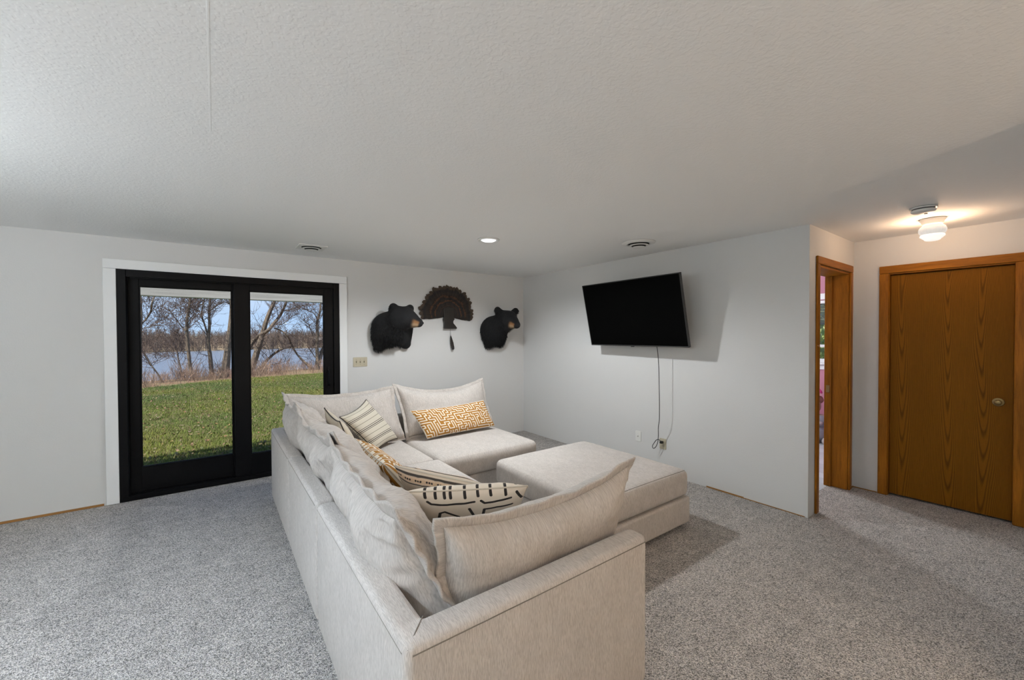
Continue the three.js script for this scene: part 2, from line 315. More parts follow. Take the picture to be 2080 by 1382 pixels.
// plush toys heaped below the window, seen through the doorway
{
  const fur = (r, g, b) => new THREE.MeshPhysicalMaterial({ color: lin(r, g, b), roughness: 1, sheen: 0.6, sheenColor: lin(r, g, b) });
  const lump = (rx, ry, rz, s) => { const g = new THREE.SphereGeometry(1, 24, 18), p = g.attributes.position; for (let i = 0; i < p.count; i++) { const k = 1 + 0.05 * n2(p.getX(i) * 3 + s, p.getY(i) * 3 + p.getZ(i) * 2, s); p.setXYZ(i, p.getX(i) * rx * k, p.getY(i) * ry * k, p.getZ(i) * rz * k); } g.computeVertexNormals(); return g; };
  const plush = (label, [x, y, z], turn, body, face, k) => {
    const t = thing('plush_toy', label, 'soft toy', [x, y, z]); t.rotation.y = turn; t.scale.setScalar(k);
    part('body', lump(0.12, 0.15, 0.11, 1).translate(0, 0.15, 0), body, t);
    const h = part('head', lump(0.10, 0.095, 0.09, 2).translate(0, 0.35, 0.02), body, t);
    part('muzzle', lump(0.045, 0.035, 0.04, 3).translate(0, 0.33, 0.10), face, h);
    for (const s of [-1, 1]) { part('ear', lump(0.04, 0.045, 0.02, 4).translate(s * 0.085, 0.43, 0.01), face, h); part('arm', lump(0.045, 0.09, 0.045, 5).rotateZ(s * 0.7).translate(s * 0.14, 0.19, 0.05), body, t); part('leg', lump(0.055, 0.055, 0.10, 6).translate(s * 0.09, 0.055, 0.12), face, t); }
  };
  plush('grey plush toy sitting on the bedroom floor at the foot of the heap', [2.86, 0, 3.02], -1.4, fur(0.22, 0.23, 0.26), fur(0.4, 0.36, 0.36), 0.85);
  plush('cream and brown plush toy propped behind the grey one', [3.25, 0, 2.78], -1.2, fur(0.42, 0.34, 0.30), fur(0.3, 0.15, 0.13), 1.25);
  plush('hot pink plush toy on top of the soft toy heap', [3.27, 0.575, 2.82], -1.5, fur(0.62, 0.06, 0.26), fur(0.7, 0.55, 0.6), 0.5);
  plush('pale lilac plush toy leaning on the bedroom wall', [3.40, 0, 2.35], -1.7, fur(0.55, 0.47, 0.58), fur(0.6, 0.5, 0.55), 1.3);
}

// ---------------------------------------------------------------- lamps
const glow = (r, g, b, k) => new THREE.MeshStandardMaterial({ color: lin(0.8, 0.8, 0.8), roughness: 0.4, emissive: lin(r, g, b), emissiveIntensity: k });
function bulb(parent, pos, color, power, size) { const l = new THREE.PointLight(color, power); l.position.set(...pos); l.castShadow = true; l.shadow.radius = size / 0.02; parent.add(l); return l; }
function downlight(label, x, z, power, color, angle = 1.45) {
  const t = thing('recessed_light', label, 'ceiling light', [x, CH, z], 'recessed ceiling lights');
  part('trim_ring', lathe([[0.070, -0.004], [0.078, -0.010], [0.095, -0.011], [0.103, -0.006], [0.105, -0.001], [0.070, -0.001]], 48), whitePlastic, t);
  part('lens', lathe([[0, -0.020], [0.03, -0.0185], [0.055, -0.014], [0.069, -0.006], [0.069, -0.002], [0, -0.002]], 48), glow(0.95, 0.98, 1, 1.1), t);
  const s = new THREE.SpotLight(color, power, 0, angle, 0.3); s.position.set(0, -0.032, 0); s.target.position.set(0, -1, 0); t.add(s, s.target); s.castShadow = true; s.shadow.radius = 3; s.shadow.mapSize.set(2048, 2048);
  return t;
}
const COOL = lin(0.93, 0.97, 1), NEUT = lin(1, 0.96, 0.9), WARM = lin(1, 0.65, 0.40);
downlight('lit round recessed light in the ceiling above the sofa corner', -1.83, 1.84, 9.0, COOL);
downlight('recessed light in the ceiling left of the viewpoint, beyond the picture', -5.2, 3.3, 14, lin(0.66, 0.82, 1), 1.02);
// schoolhouse fitting in the hall: clear ribbed shoulder, frosted stepped bowl
{
  const t = thing('schoolhouse_ceiling_light', 'lit schoolhouse glass ceiling light in front of the oak closet door', 'ceiling light', [0.60, CH, 4.415]);
  part('canopy', lathe([[0, -0.001], [0.076, -0.001], [0.077, -0.008], [0.066, -0.022], [0.060, -0.04], [0.052, -0.045], [0, -0.045]], 40), whitePlastic, t);
  const clear = lathe([[0.050, -0.046], [0.058, -0.052], [0.072, -0.064], [0.079, -0.082], [0.078, -0.100], [0.070, -0.118], [0.066, -0.124]], 64);
  const sp = clear.attributes.position; for (let i = 0; i < sp.count; i++) { const a = Math.atan2(sp.getZ(i), sp.getX(i)), k = 1 + 0.012 * Math.sin(a * 24); sp.setX(i, sp.getX(i) * k); sp.setZ(i, sp.getZ(i) * k); } clear.computeVertexNormals();
  const gl = new THREE.MeshPhysicalMaterial({ color: lin(0.45, 0.45, 0.44), roughness: 0.15, emissive: lin(1, 0.97, 0.92), emissiveIntensity: 0.36, side: THREE.DoubleSide });
  const c = part('glass_shade', clear, gl, t);
  part('frosted_bowl', lathe([[0.066, -0.124], [0.070, -0.127], [0.071, -0.137], [0.062, -0.144], [0.058, -0.150], [0.050, -0.154], [0.046, -0.163], [0.036, -0.168], [0, -0.170]], 48), glow(1, 0.97, 0.9, 0.6), c);
  part('bulb', lathe([[0, -0.118], [0.018, -0.115], [0.029, -0.100], [0.028, -0.085], [0.016, -0.062], [0.014, -0.046]], 24), glow(1, 0.95, 0.85, 1.0), t);
  bulb(t, [0, -0.10, 0], WARM, 0.56, 0.06);
}
{
  const t = thing('smoke_detector', 'round white smoke detector on the ceiling beside the schoolhouse light', 'smoke detector', [0.135, CH, 4.435]);
  part('base_plate', lathe([[0, -0.001], [0.072, -0.001], [0.073, -0.010], [0.068, -0.013], [0, -0.013]], 40), whitePlastic, t);
  part('vent_ring', lathe([[0, -0.013], [0.060, -0.013], [0.060, -0.022], [0, -0.022]], 40), std({ color: lin(0.25, 0.25, 0.25) }), t);
  part('cover', lathe([[0, -0.044], [0.03, -0.0435], [0.052, -0.040], [0.063, -0.032], [0.066, -0.022], [0.062, -0.020], [0, -0.020]], 40), whitePlastic, t);
  part('test_button', lathe([[0, -0.0475], [0.008, -0.047], [0.010, -0.043], [0, -0.043]], 20).translate(0.022, 0, 0.01), whitePlastic, t);
}
// floor lamps with upturned bowls, standing behind and beside the viewpoint
function torchiere(label, x, z, power, color) {
  const t = thing('torchiere_lamp', label, 'floor lamp', [x, 0, z], 'uplighter floor lamps');
  part('base', lathe([[0, 0.03], [0.03, 0.028], [0.12, 0.014], [0.135, 0.008], [0.135, 0.001], [0, 0.001]], 36), darkMat, t);
  part('pole', lathe([[0.012, 0.028], [0.012, 1.70], [0, 1.70]], 16), darkMat, t);
  part('bowl', lathe([[0.012, 1.70], [0.05, 1.705], [0.12, 1.74], [0.165, 1.80], [0.168, 1.80], [0.160, 1.80], [0.117, 1.745], [0.05, 1.712], [0, 1.710]], 40), std({ color: lin(0.7, 0.7, 0.68), side: THREE.DoubleSide }), t);
  part('bulb', lathe([[0, 1.812], [0.03, 1.808], [0.045, 1.79], [0.04, 1.76], [0.02, 1.725], [0, 1.72]], 20), glow(1, 0.98, 0.95, 2), t);
  bulb(t, [0, 1.78, 0], color, power, 0.09);
}
torchiere('uplighter floor lamp standing by the left wall beyond the picture', -5.9, 2.7, 4.9, lin(0.86, 0.94, 1));
torchiere('uplighter floor lamp by the left wall, level with the viewpoint', -5.9, 5.0, 8, lin(0.88, 0.95, 1));
torchiere('uplighter floor lamp standing by the front wall', -2.4, 7.4, 10, lin(1, 0.75, 0.53));
{
  const t = thing('globe_ceiling_light', 'round globe light on the bedroom ceiling out of sight', 'ceiling light', [1.6, CH, 1.6]);
  part('canopy', lathe([[0, -0.001], [0.07, -0.001], [0.06, -0.03], [0, -0.03]], 30), whitePlastic, t);
  part('globe', lathe([[0, -0.19], [0.05, -0.18], [0.085, -0.14], [0.085, -0.09], [0.05, -0.04], [0.04, -0.03]], 30), glow(1, 1, 1, 1.2), t);
  bulb(t, [0, -0.11, 0], lin(0.9, 0.96, 1), 7, 0.1);
}
// air diffusers
{
  const throat = new THREE.MeshStandardMaterial({ color: lin(0.012, 0.012, 0.010), roughness: 1, side: THREE.DoubleSide });
  const a = thing('ceiling_vent', 'square white ceiling vent with round louvres near the sliding door', 'air vent', [-3.115, CH, 0.555]);
  part('plate', (() => { const s = new THREE.Shape(); s.moveTo(-0.125, -0.125); s.lineTo(0.125, -0.125); s.lineTo(0.125, 0.125); s.lineTo(-0.125, 0.125); s.closePath(); const h = new THREE.Path(); h.absarc(0, 0, 0.095, 0, Math.PI * 2); s.holes.push(h); return new THREE.ExtrudeGeometry(s, { depth: 0.006, bevelEnabled: true, bevelSize: 0.002, bevelThickness: 0.002, bevelSegments: 2, curveSegments: 40 }).rotateX(Math.PI / 2).translate(0, -0.003, 0); })(), whitePlastic, a);
  part('duct', lathe([[0, -0.0012], [0.094, -0.0012]], 40), new THREE.MeshStandardMaterial({ color: lin(0.01, 0.01, 0.009), roughness: 1, side: THREE.DoubleSide }), a);
  part('throat', lathe([[0.092, -0.004], [0.084, -0.019]], 40), throat, a);
  part('louvre', lathe([[0.086, -0.019], [0.085, -0.0215], [0.066, -0.024], [0.066, -0.021]], 40), whitePlastic, a);
  part('throat', lathe([[0.064, -0.020], [0.056, -0.034]], 40), throat, a);
  part('louvre', lathe([[0.058, -0.034], [0.057, -0.037], [0, -0.040]], 40), whitePlastic, a);
  const b = thing('ceiling_vent', 'round white ceiling vent with ring louvres above the television', 'air vent', [-0.572, CH, 2.575]);
  part('rim', lathe([[0.095, -0.002], [0.10, -0.014], [0.112, -0.018], [0.14, -0.012], [0.158, -0.004], [0.158, -0.001], [0.095, -0.001]], 56), whitePlastic, b);
  part('duct', lathe([[0, -0.0012], [0.096, -0.0012]], 40), new THREE.MeshStandardMaterial({ color: lin(0.01, 0.01, 0.009), roughness: 1, side: THREE.DoubleSide }), b);
  part('throat', lathe([[0.098, -0.010], [0.090, -0.026]], 40), throat, b);
  part('louvre', lathe([[0.092, -0.026], [0.091, -0.029], [0.070, -0.032], [0.070, -0.028]], 40), whitePlastic, b);
  part('throat', lathe([[0.068, -0.028], [0.060, -0.043]], 40), throat, b);
  part('louvre', lathe([[0.062, -0.043], [0.061, -0.046], [0, -0.050]], 40), whitePlastic, b);
}
// ---------------------------------------------------------------- things on the walls
{ // television on a swing arm, tipped forward
  const TL = V(-0.365, 2.088, 1.615), TR = V(-0.392, 2.089, 2.898), BR = V(-0.233, 1.380, 2.898), BL = V(-0.200, 1.380, 1.618);
  const c = V().add(TL).add(TR).add(BR).add(BL).multiplyScalar(0.25);
  const right = V().subVectors(TR, TL).add(BR).sub(BL).normalize(), up0 = V().subVectors(TL, BL).add(TR).sub(BR).normalize();
  const nrm = V().crossVectors(right, up0).normalize(), up = V().crossVectors(nrm, right).normalize();
  const w = 1.281, h = 0.727;
  const t = thing('television', 'black flat screen television tipped forward on a wall arm', 'television', [c.x, c.y, c.z]);
  t.quaternion.setFromRotationMatrix(new THREE.Matrix4().makeBasis(right, up, nrm));
  const bez = std({ color: lin(0.045, 0.045, 0.045), roughness: 0.4, metalness: 0.3 });
  part('bezel', merge([rbox(-w / 2, w / 2, h / 2 - 0.008, h / 2, -0.03, 0.002, 0.002, 1), rbox(-w / 2, w / 2, -h / 2, -h / 2 + 0.012, -0.03, 0.002, 0.002, 1), rbox(-w / 2, -w / 2 + 0.008, -h / 2, h / 2, -0.03, 0.002, 0.002, 1), rbox(w / 2 - 0.008, w / 2, -h / 2, h / 2, -0.03, 0.002, 0.002, 1)]), bez, t);
  part('screen', rbox(-w / 2 + 0.008, w / 2 - 0.008, -h / 2 + 0.012, h / 2 - 0.008, -0.01, 0, 0.001, 1), new THREE.MeshPhysicalMaterial({ color: lin(0.0008, 0.0008, 0.0008), roughness: 0.6, specularIntensity: 0.08 }), t);
  part('back_cover', merge([rbox(-w / 2 + 0.004, w / 2 - 0.004, -h / 2 + 0.004, h / 2 - 0.004, -0.029, -0.011, 0.004, 1), rbox(-w / 2 + 0.16, w / 2 - 0.16, -h / 2 + 0.03, h / 2 - 0.2, -0.060, -0.029, 0.012, 2)]), darkMat, t);
  part('remote_sensor', rbox(-0.055, -0.015, -h / 2 - 0.008, -h / 2 + 0.001, -0.02, -0.002, 0.002, 1), darkMat, t);
  const m = part('mount_arm', merge([rbox(-0.2, 0.2, -0.16, -0.12, -0.085, -0.060, 0.003, 1), rbox(-0.2, -0.16, -0.22, 0.1, -0.075, -0.060, 0.003, 1), rbox(0.16, 0.2, -0.22, 0.1, -0.075, -0.060, 0.003, 1)]), darkMat, t);
  const q = t.quaternion.clone().invert(), L = (x, y, z) => V(x, y, z).sub(t.position).applyQuaternion(q);
  const arm = [L(-0.17, 1.60, 2.25), L(-0.09, 1.60, 2.10), L(-0.02, 1.60, 2.25)];
  part('arm_link', limbGeo(arm, [0.02, 0.02, 0.02], 8), darkMat, m);
  const wp = part('wall_plate', rbox(-0.02, 0, -0.14, 0.14, -0.1, 0.1, 0.003, 1).translate(-0.001, 0, 0), darkMat, m);
  wp.quaternion.copy(q); wp.position.copy(L(0, 1.60, 2.25));
}
const plateGeo = (w, h) => { const s = new THREE.Shape(), r = 0.006; s.moveTo(-w / 2 + r, -h / 2); s.lineTo(w / 2 - r, -h / 2); s.quadraticCurveTo(w / 2, -h / 2, w / 2, -h / 2 + r); s.lineTo(w / 2, h / 2 - r); s.quadraticCurveTo(w / 2, h / 2, w / 2 - r, h / 2); s.lineTo(-w / 2 + r, h / 2); s.quadraticCurveTo(-w / 2, h / 2, -w / 2, h / 2 - r); s.lineTo(-w / 2, -h / 2 + r); s.quadraticCurveTo(-w / 2, -h / 2, -w / 2 + r, -h / 2); return new THREE.ExtrudeGeometry(s, { depth: 0.003, bevelEnabled: true, bevelSize: 0.002, bevelThickness: 0.002, bevelSegments: 2 }).translate(0, 0, 0.0005); };
{
  const s = thing('light_switch', 'beige three-toggle light switch plate beside the sliding door', 'light switch', [-2.493, 1.187, 0.002]);
  part('plate', plateGeo(0.162, 0.11), plateMat, s);
  const slotM = std({ color: lin(0.3, 0.27, 0.2), roughness: 0.6 }), tog = std({ color: lin(0.36, 0.31, 0.22), roughness: 0.4 });
  for (const x of [-0.046, 0, 0.046]) { part('slot', rbox(x - 0.006, x + 0.006, -0.013, 0.013, 0.004, 0.0068, 0.001, 1), slotM, s); const t = part('toggle', rbox(-0.0042, 0.0042, -0.009, 0.009, -0.004, 0.012, 0.002, 2), tog, s); t.position.set(x, 0.003, 0.007); t.rotation.x = -0.5; for (const y of [-0.03, 0.03]) part('screw', lathe([[0, 0.0015], [0.003, 0.001], [0.0035, 0]], 12).rotateX(Math.PI / 2).translate(x, y, 0.0055), slotM, s); }
  const o = thing('wall_outlet', 'beige double outlet low on the wall with the black cord plugged in', 'outlet', [-0.002, 0.324, 2.466]); o.rotation.y = -Math.PI / 2;
  part('plate', plateGeo(0.075, 0.112), plateMat, o);
  for (const y of [-0.02, 0.02]) { const r = part('receptacle', lathe([[0, 0.003], [0.014, 0.003], [0.016, 0.001], [0.016, 0]], 28).rotateX(Math.PI / 2).translate(0, y, 0.005), plateMat, o); for (const x of [-0.006, 0.006]) part('slot', rbox(x - 0.001, x + 0.001, y - 0.003, y + 0.006, 0.0078, 0.0086, 0.0003, 1), darkMat, r); }
  const p = thing('cable_plate', 'white cable plate with a small jack left of the beige outlet', 'wall plate', [-0.002, 0.345, 2.149]); p.rotation.y = -Math.PI / 2;
  part('plate', plateGeo(0.07, 0.112), whitePlastic, p);
  part('jack', lathe([[0, 0.012], [0.002, 0.012], [0.0045, 0.011], [0.005, 0]], 16).rotateX(Math.PI / 2).translate(0, 0, 0.005), std({ color: lin(0.25, 0.23, 0.2), metalness: 0.8, roughness: 0.4 }), p);
  const c = thing('power_cord', 'thin black power cord hanging from the television to the outlet', 'cord', [-0.14, 0.345, 2.52]);
  const w = (x, y, z) => V(x + 0.14, y - 0.345, z - 2.52);
  part('cable', tube([w(-0.175, 1.50, 2.46), w(-0.172, 1.40, 2.50), w(-0.158, 1.22, 2.515), w(-0.15, 0.95, 2.518), w(-0.145, 0.72, 2.518), w(-0.13, 0.6, 2.506), w(-0.11, 0.52, 2.482), w(-0.085, 0.42, 2.465), w(-0.07, 0.34, 2.445), w(-0.072, 0.285, 2.418), w(-0.078, 0.272, 2.398), w(-0.08, 0.290, 2.388), w(-0.075, 0.335, 2.408), w(-0.068, 0.372, 2.436), w(-0.06, 0.375, 2.458), w(-0.045, 0.352, 2.468)], 0.0036, 200, 8), darkMat, c);
  part('plug', merge([rbox(-0.048, -0.012, 0.332, 0.358, 2.452, 2.480, 0.006, 2).translate(0.14, -0.345, -2.52)]), darkMat, c);
}

// ---------------------------------------------------------------- the sectional
const seamTube = (pts, parent, r = 0.0028) => part('seam', tube(pts.map((p) => V(...p)), r, Math.max(8, pts.length * 10), 6), seamMat, parent);
// a boxy seat cushion with a softly crowned top and rounded edges
function padGeo(x0, x1, y0, y1, z0, z1, crown, rad = 0.045, s = 0) {
  const nx = 44, ny = 12, w = x1 - x0, d = z1 - z0, h = y1 - y0;
  const g = mergeVertices(new THREE.BoxGeometry(1, 1, 1, nx, ny, nx)), p = g.attributes.position;
  for (let i = 0; i < p.count; i++) {
    const q = V(p.getX(i) * w, p.getY(i) * h, p.getZ(i) * d), c = V(clamp(q.x, -w / 2 + rad, w / 2 - rad), clamp(q.y, -h / 2 + rad, h / 2 - rad), clamp(q.z, -d / 2 + rad, d / 2 - rad));
    const e = V().subVectors(q, c); if (e.lengthSq() > 1e-12 && (Math.abs(e.x) > 1e-6) + (Math.abs(e.y) > 1e-6) + (Math.abs(e.z) > 1e-6) > 1) { const m = Math.max(Math.abs(e.x), Math.abs(e.y), Math.abs(e.z)); e.normalize().multiplyScalar(m); }
    q.copy(c).add(e);
    const u = clamp(2 * q.x / w, -1, 1), v = clamp(2 * q.z / d, -1, 1), k = (1 - u * u) * (1 - v * v);
    if (q.y > 0) q.y += crown * Math.pow(k, 0.6) + 0.004 * n2(q.x * 5 + s, q.z * 5, 3 + s) * Math.min(1, k * 4);
    const side = 0.012 * (1 - Math.pow(clamp(2 * q.y / h, -1, 1), 2)); q.x += side * u * (1 - v * v); q.z += side * v * (1 - u * u);
    p.setXYZ(i, q.x + (x0 + x1) / 2, q.y + (y0 + y1) / 2, q.z + (z0 + z1) / 2);
  }
  g.computeVertexNormals(); const m = metreUV(g); return m;
}
const FEET = std({ color: lin(0.02, 0.018, 0.016), roughness: 0.5 });
function moduleBase(t, x0, x1, z0, z1) {
  part('base', rbox(x0, x1, 0.03, 0.235, z0, z1, 0.02, 3), sofaMat, t);
  for (const x of [x0 + 0.07, x1 - 0.07]) for (const z of [z0 + 0.07, z1 - 0.07]) part('foot', lathe([[0, 0.04], [0.022, 0.04], [0.025, 0.002], [0, 0.002]], 16).translate(x, 0, z), FEET, t);
}
const BH = 0.655;
// an L of back and side in one upholstered piece, its edges rolled
function ellGeo(pts, y0, y1, r) {
  const rc = r + 0.008, rv = 0.004, n = pts.length; let area = 0; pts.forEach((p, i) => { const q = pts[(i + 1) % n]; area += p[0] * q[1] - q[0] * p[1]; }); const P = area > 0 ? pts : pts.slice().reverse();
  const ring = (d) => { const out = []; P.forEach((p, i) => { const a = P[(i + n - 1) % n], b = P[(i + 1) % n], dir = (u, v) => { const l = Math.hypot(v[0] - u[0], v[1] - u[1]); return [(v[0] - u[0]) / l, (v[1] - u[1]) / l]; }, e1 = dir(a, p), e2 = dir(p, b), m1 = [-e1[1], e1[0]], m2 = [-e2[1], e2[0]], convex = e1[0] * e2[1] - e1[1] * e2[0] > 0, R = convex ? rc : -rv, c = [p[0] + (m1[0] + m2[0]) * R, p[1] + (m1[1] + m2[1]) * R];
    for (let k = 0; k <= 5; k++) { const t = k / 5 * Math.PI / 2, m = [m1[0] * Math.cos(t) + m2[0] * Math.sin(t), m1[1] * Math.cos(t) + m2[1] * Math.sin(t)], rad = R - d; out.push([c[0] - m[0] * rad, c[1] - m[1] * rad]); } }); return out; };
  const prof = []; for (let k = 0; k <= 5; k++) { const t = k / 5 * Math.PI / 2; prof.push([r - r * Math.sin(t), y0 + r - r * Math.cos(t)]); } for (let k = 0; k <= 5; k++) { const t = k / 5 * Math.PI / 2; prof.push([r - r * Math.cos(t), y1 - r + r * Math.sin(t)]); }
  const rings = prof.map(([d]) => ring(d)), K = rings[0].length, pos = [], idx = []; rings.forEach((q, j) => q.forEach(([x, z]) => pos.push(x, prof[j][1], z)));
  for (let j = 0; j < rings.length - 1; j++) for (let k = 0; k < K; k++) { const u = j * K + k, v = j * K + (k + 1) % K; idx.push(u, u + K, v, v, u + K, v + K); }
  const cap = (j, up) => THREE.ShapeUtils.triangulateShape(rings[j].map((q) => new THREE.Vector2(...q)), []).forEach(([u, v, w]) => idx.push(j * K + u, j * K + (up ? w : v), j * K + (up ? v : w)));
  cap(0, false); cap(rings.length - 1, true);
  const g = new THREE.BufferGeometry(); g.setAttribute('position', new THREE.Float32BufferAttribute(pos, 3)); g.setIndex(idx); return metreUV(toCreasedNormals(g, 0.9));
}
// left run: outer face at x = -3.5
{
  const t = thing('sofa_module', 'corner sofa module by the sliding door, backs on two sides', 'sofa', [-2.95, 0, 1.25], 'pieces of the beige sectional sofa');
  const L = (x) => x + 2.95, Z = (z) => z - 1.25;
  moduleBase(t, L(-3.40), L(-2.41), Z(0.83), Z(1.79));
  part('back', ellGeo([[L(-3.50), Z(0.72)], [L(-2.41), Z(0.72)], [L(-2.41), Z(0.828)], [L(-3.402), Z(0.828)], [L(-3.402), Z(1.795)], [L(-3.50), Z(1.795)]], 0.03, BH, 0.022), sofaMat, t);
  part('seat_cushion', padGeo(L(-3.398), L(-2.365), 0.237, 0.438, Z(0.832), Z(1.808), 0.018, 0.045, 1), sofaMat, t);
  seamTube([[L(-3.4985), BH - 0.022, Z(0.75)], [L(-3.4985), BH - 0.023, Z(1.3)], [L(-3.4985), BH - 0.022, Z(1.78)]], t);
}
{
  const t = thing('sofa_module', 'middle sofa module of the left run, one back, between the two corner modules', 'sofa', [-2.95, 0, 2.30], 'pieces of the beige sectional sofa');
  const L = (x) => x + 2.95, Z = (z) => z - 2.30;
  moduleBase(t, L(-3.40), L(-2.38), Z(1.82), Z(2.78));
  part('back', rbox(L(-3.50), L(-3.402), 0.03, BH, Z(1.812), Z(2.782), 0.022, 4), sofaMat, t);
  part('seat_cushion', padGeo(L(-3.398), L(-2.335), 0.237, 0.438, Z(1.814), Z(2.79), 0.016, 0.045, 2), sofaMat, t);
  seamTube([[L(-3.4985), BH - 0.022, Z(1.83)], [L(-3.4985), BH - 0.023, Z(2.3)], [L(-3.4985), BH - 0.022, Z(2.765)]], t);
}
{
  const t = thing('sofa_module', 'corner sofa module closest to the viewpoint, its back turned to the camera', 'sofa', [-2.95, 0, 3.40], 'pieces of the beige sectional sofa');
  const L = (x) => x + 2.95, Z = (z) => z - 3.40;
  moduleBase(t, L(-3.40), L(-2.42), Z(2.82), Z(3.89));
  part('back', ellGeo([[L(-3.50), Z(2.80)], [L(-3.402), Z(2.80)], [L(-3.402), Z(3.895)], [L(-2.42), Z(3.895)], [L(-2.42), Z(4.0)], [L(-3.50), Z(4.0)]], 0.03, BH, 0.024), sofaMat, t);
  part('seat_cushion', padGeo(L(-3.398), L(-2.40), 0.237, 0.438, Z(2.80), Z(3.892), 0.016, 0.045, 3), sofaMat, t);
  seamTube([[L(-3.4985), BH - 0.024, Z(2.82)], [L(-3.4985), BH - 0.025, Z(3.4)], [L(-3.4985), BH - 0.024, Z(3.975)]], t, 0.0022);
  seamTube([[L(-3.478), BH - 0.024, Z(3.9995)], [L(-3.0), BH - 0.025, Z(3.9995)], [L(-2.44), BH - 0.024, Z(3.9995)]], t, 0.0022);
  seamTube([[L(-3.403), BH - 0.001, Z(3.897)], [L(-3.45), BH + 0.0003, Z(3.95)], [L(-3.488), BH - 0.012, Z(3.988)]], t, 0.002);
}
{
  const t = thing('sofa_module', 'armless sofa module along the window wall, orange lumbar pillow on its seat', 'sofa', [-1.84, 0, 1.30], 'pieces of the beige sectional sofa');
  const L = (x) => x + 1.84, Z = (z) => z - 1.30;
  moduleBase(t, L(-2.33), L(-1.30), Z(0.83), Z(1.84));
  part('back', rbox(L(-2.40), L(-1.30), 0.03, BH, Z(0.72), Z(0.828), 0.022, 4), sofaMat, t);
  part('seat_cushion', padGeo(L(-2.345), L(-1.27), 0.237, 0.438, Z(0.832), Z(1.885), 0.018, 0.055, 4), sofaMat, t);
}
{
  const t = thing('ottoman', 'large square beige ottoman in front of the television wall', 'ottoman', [-1.43, 0, 2.73], 'pieces of the beige sectional sofa');
  const L = (x) => x + 1.43, Z = (z) => z - 2.73;
  moduleBase(t, L(-1.975), L(-0.89), Z(2.17), Z(3.30));
  part('seat_cushion', padGeo(L(-1.985), L(-0.895), 0.237, 0.445, Z(2.155), Z(3.295), 0.014, 0.05, 5), sofaMat, t);
  seamTube([[L(-1.94), 0.442, Z(3.279)], [L(-1.4), 0.447, Z(3.282)], [L(-0.94), 0.442, Z(3.279)]], t, 0.0018);
}
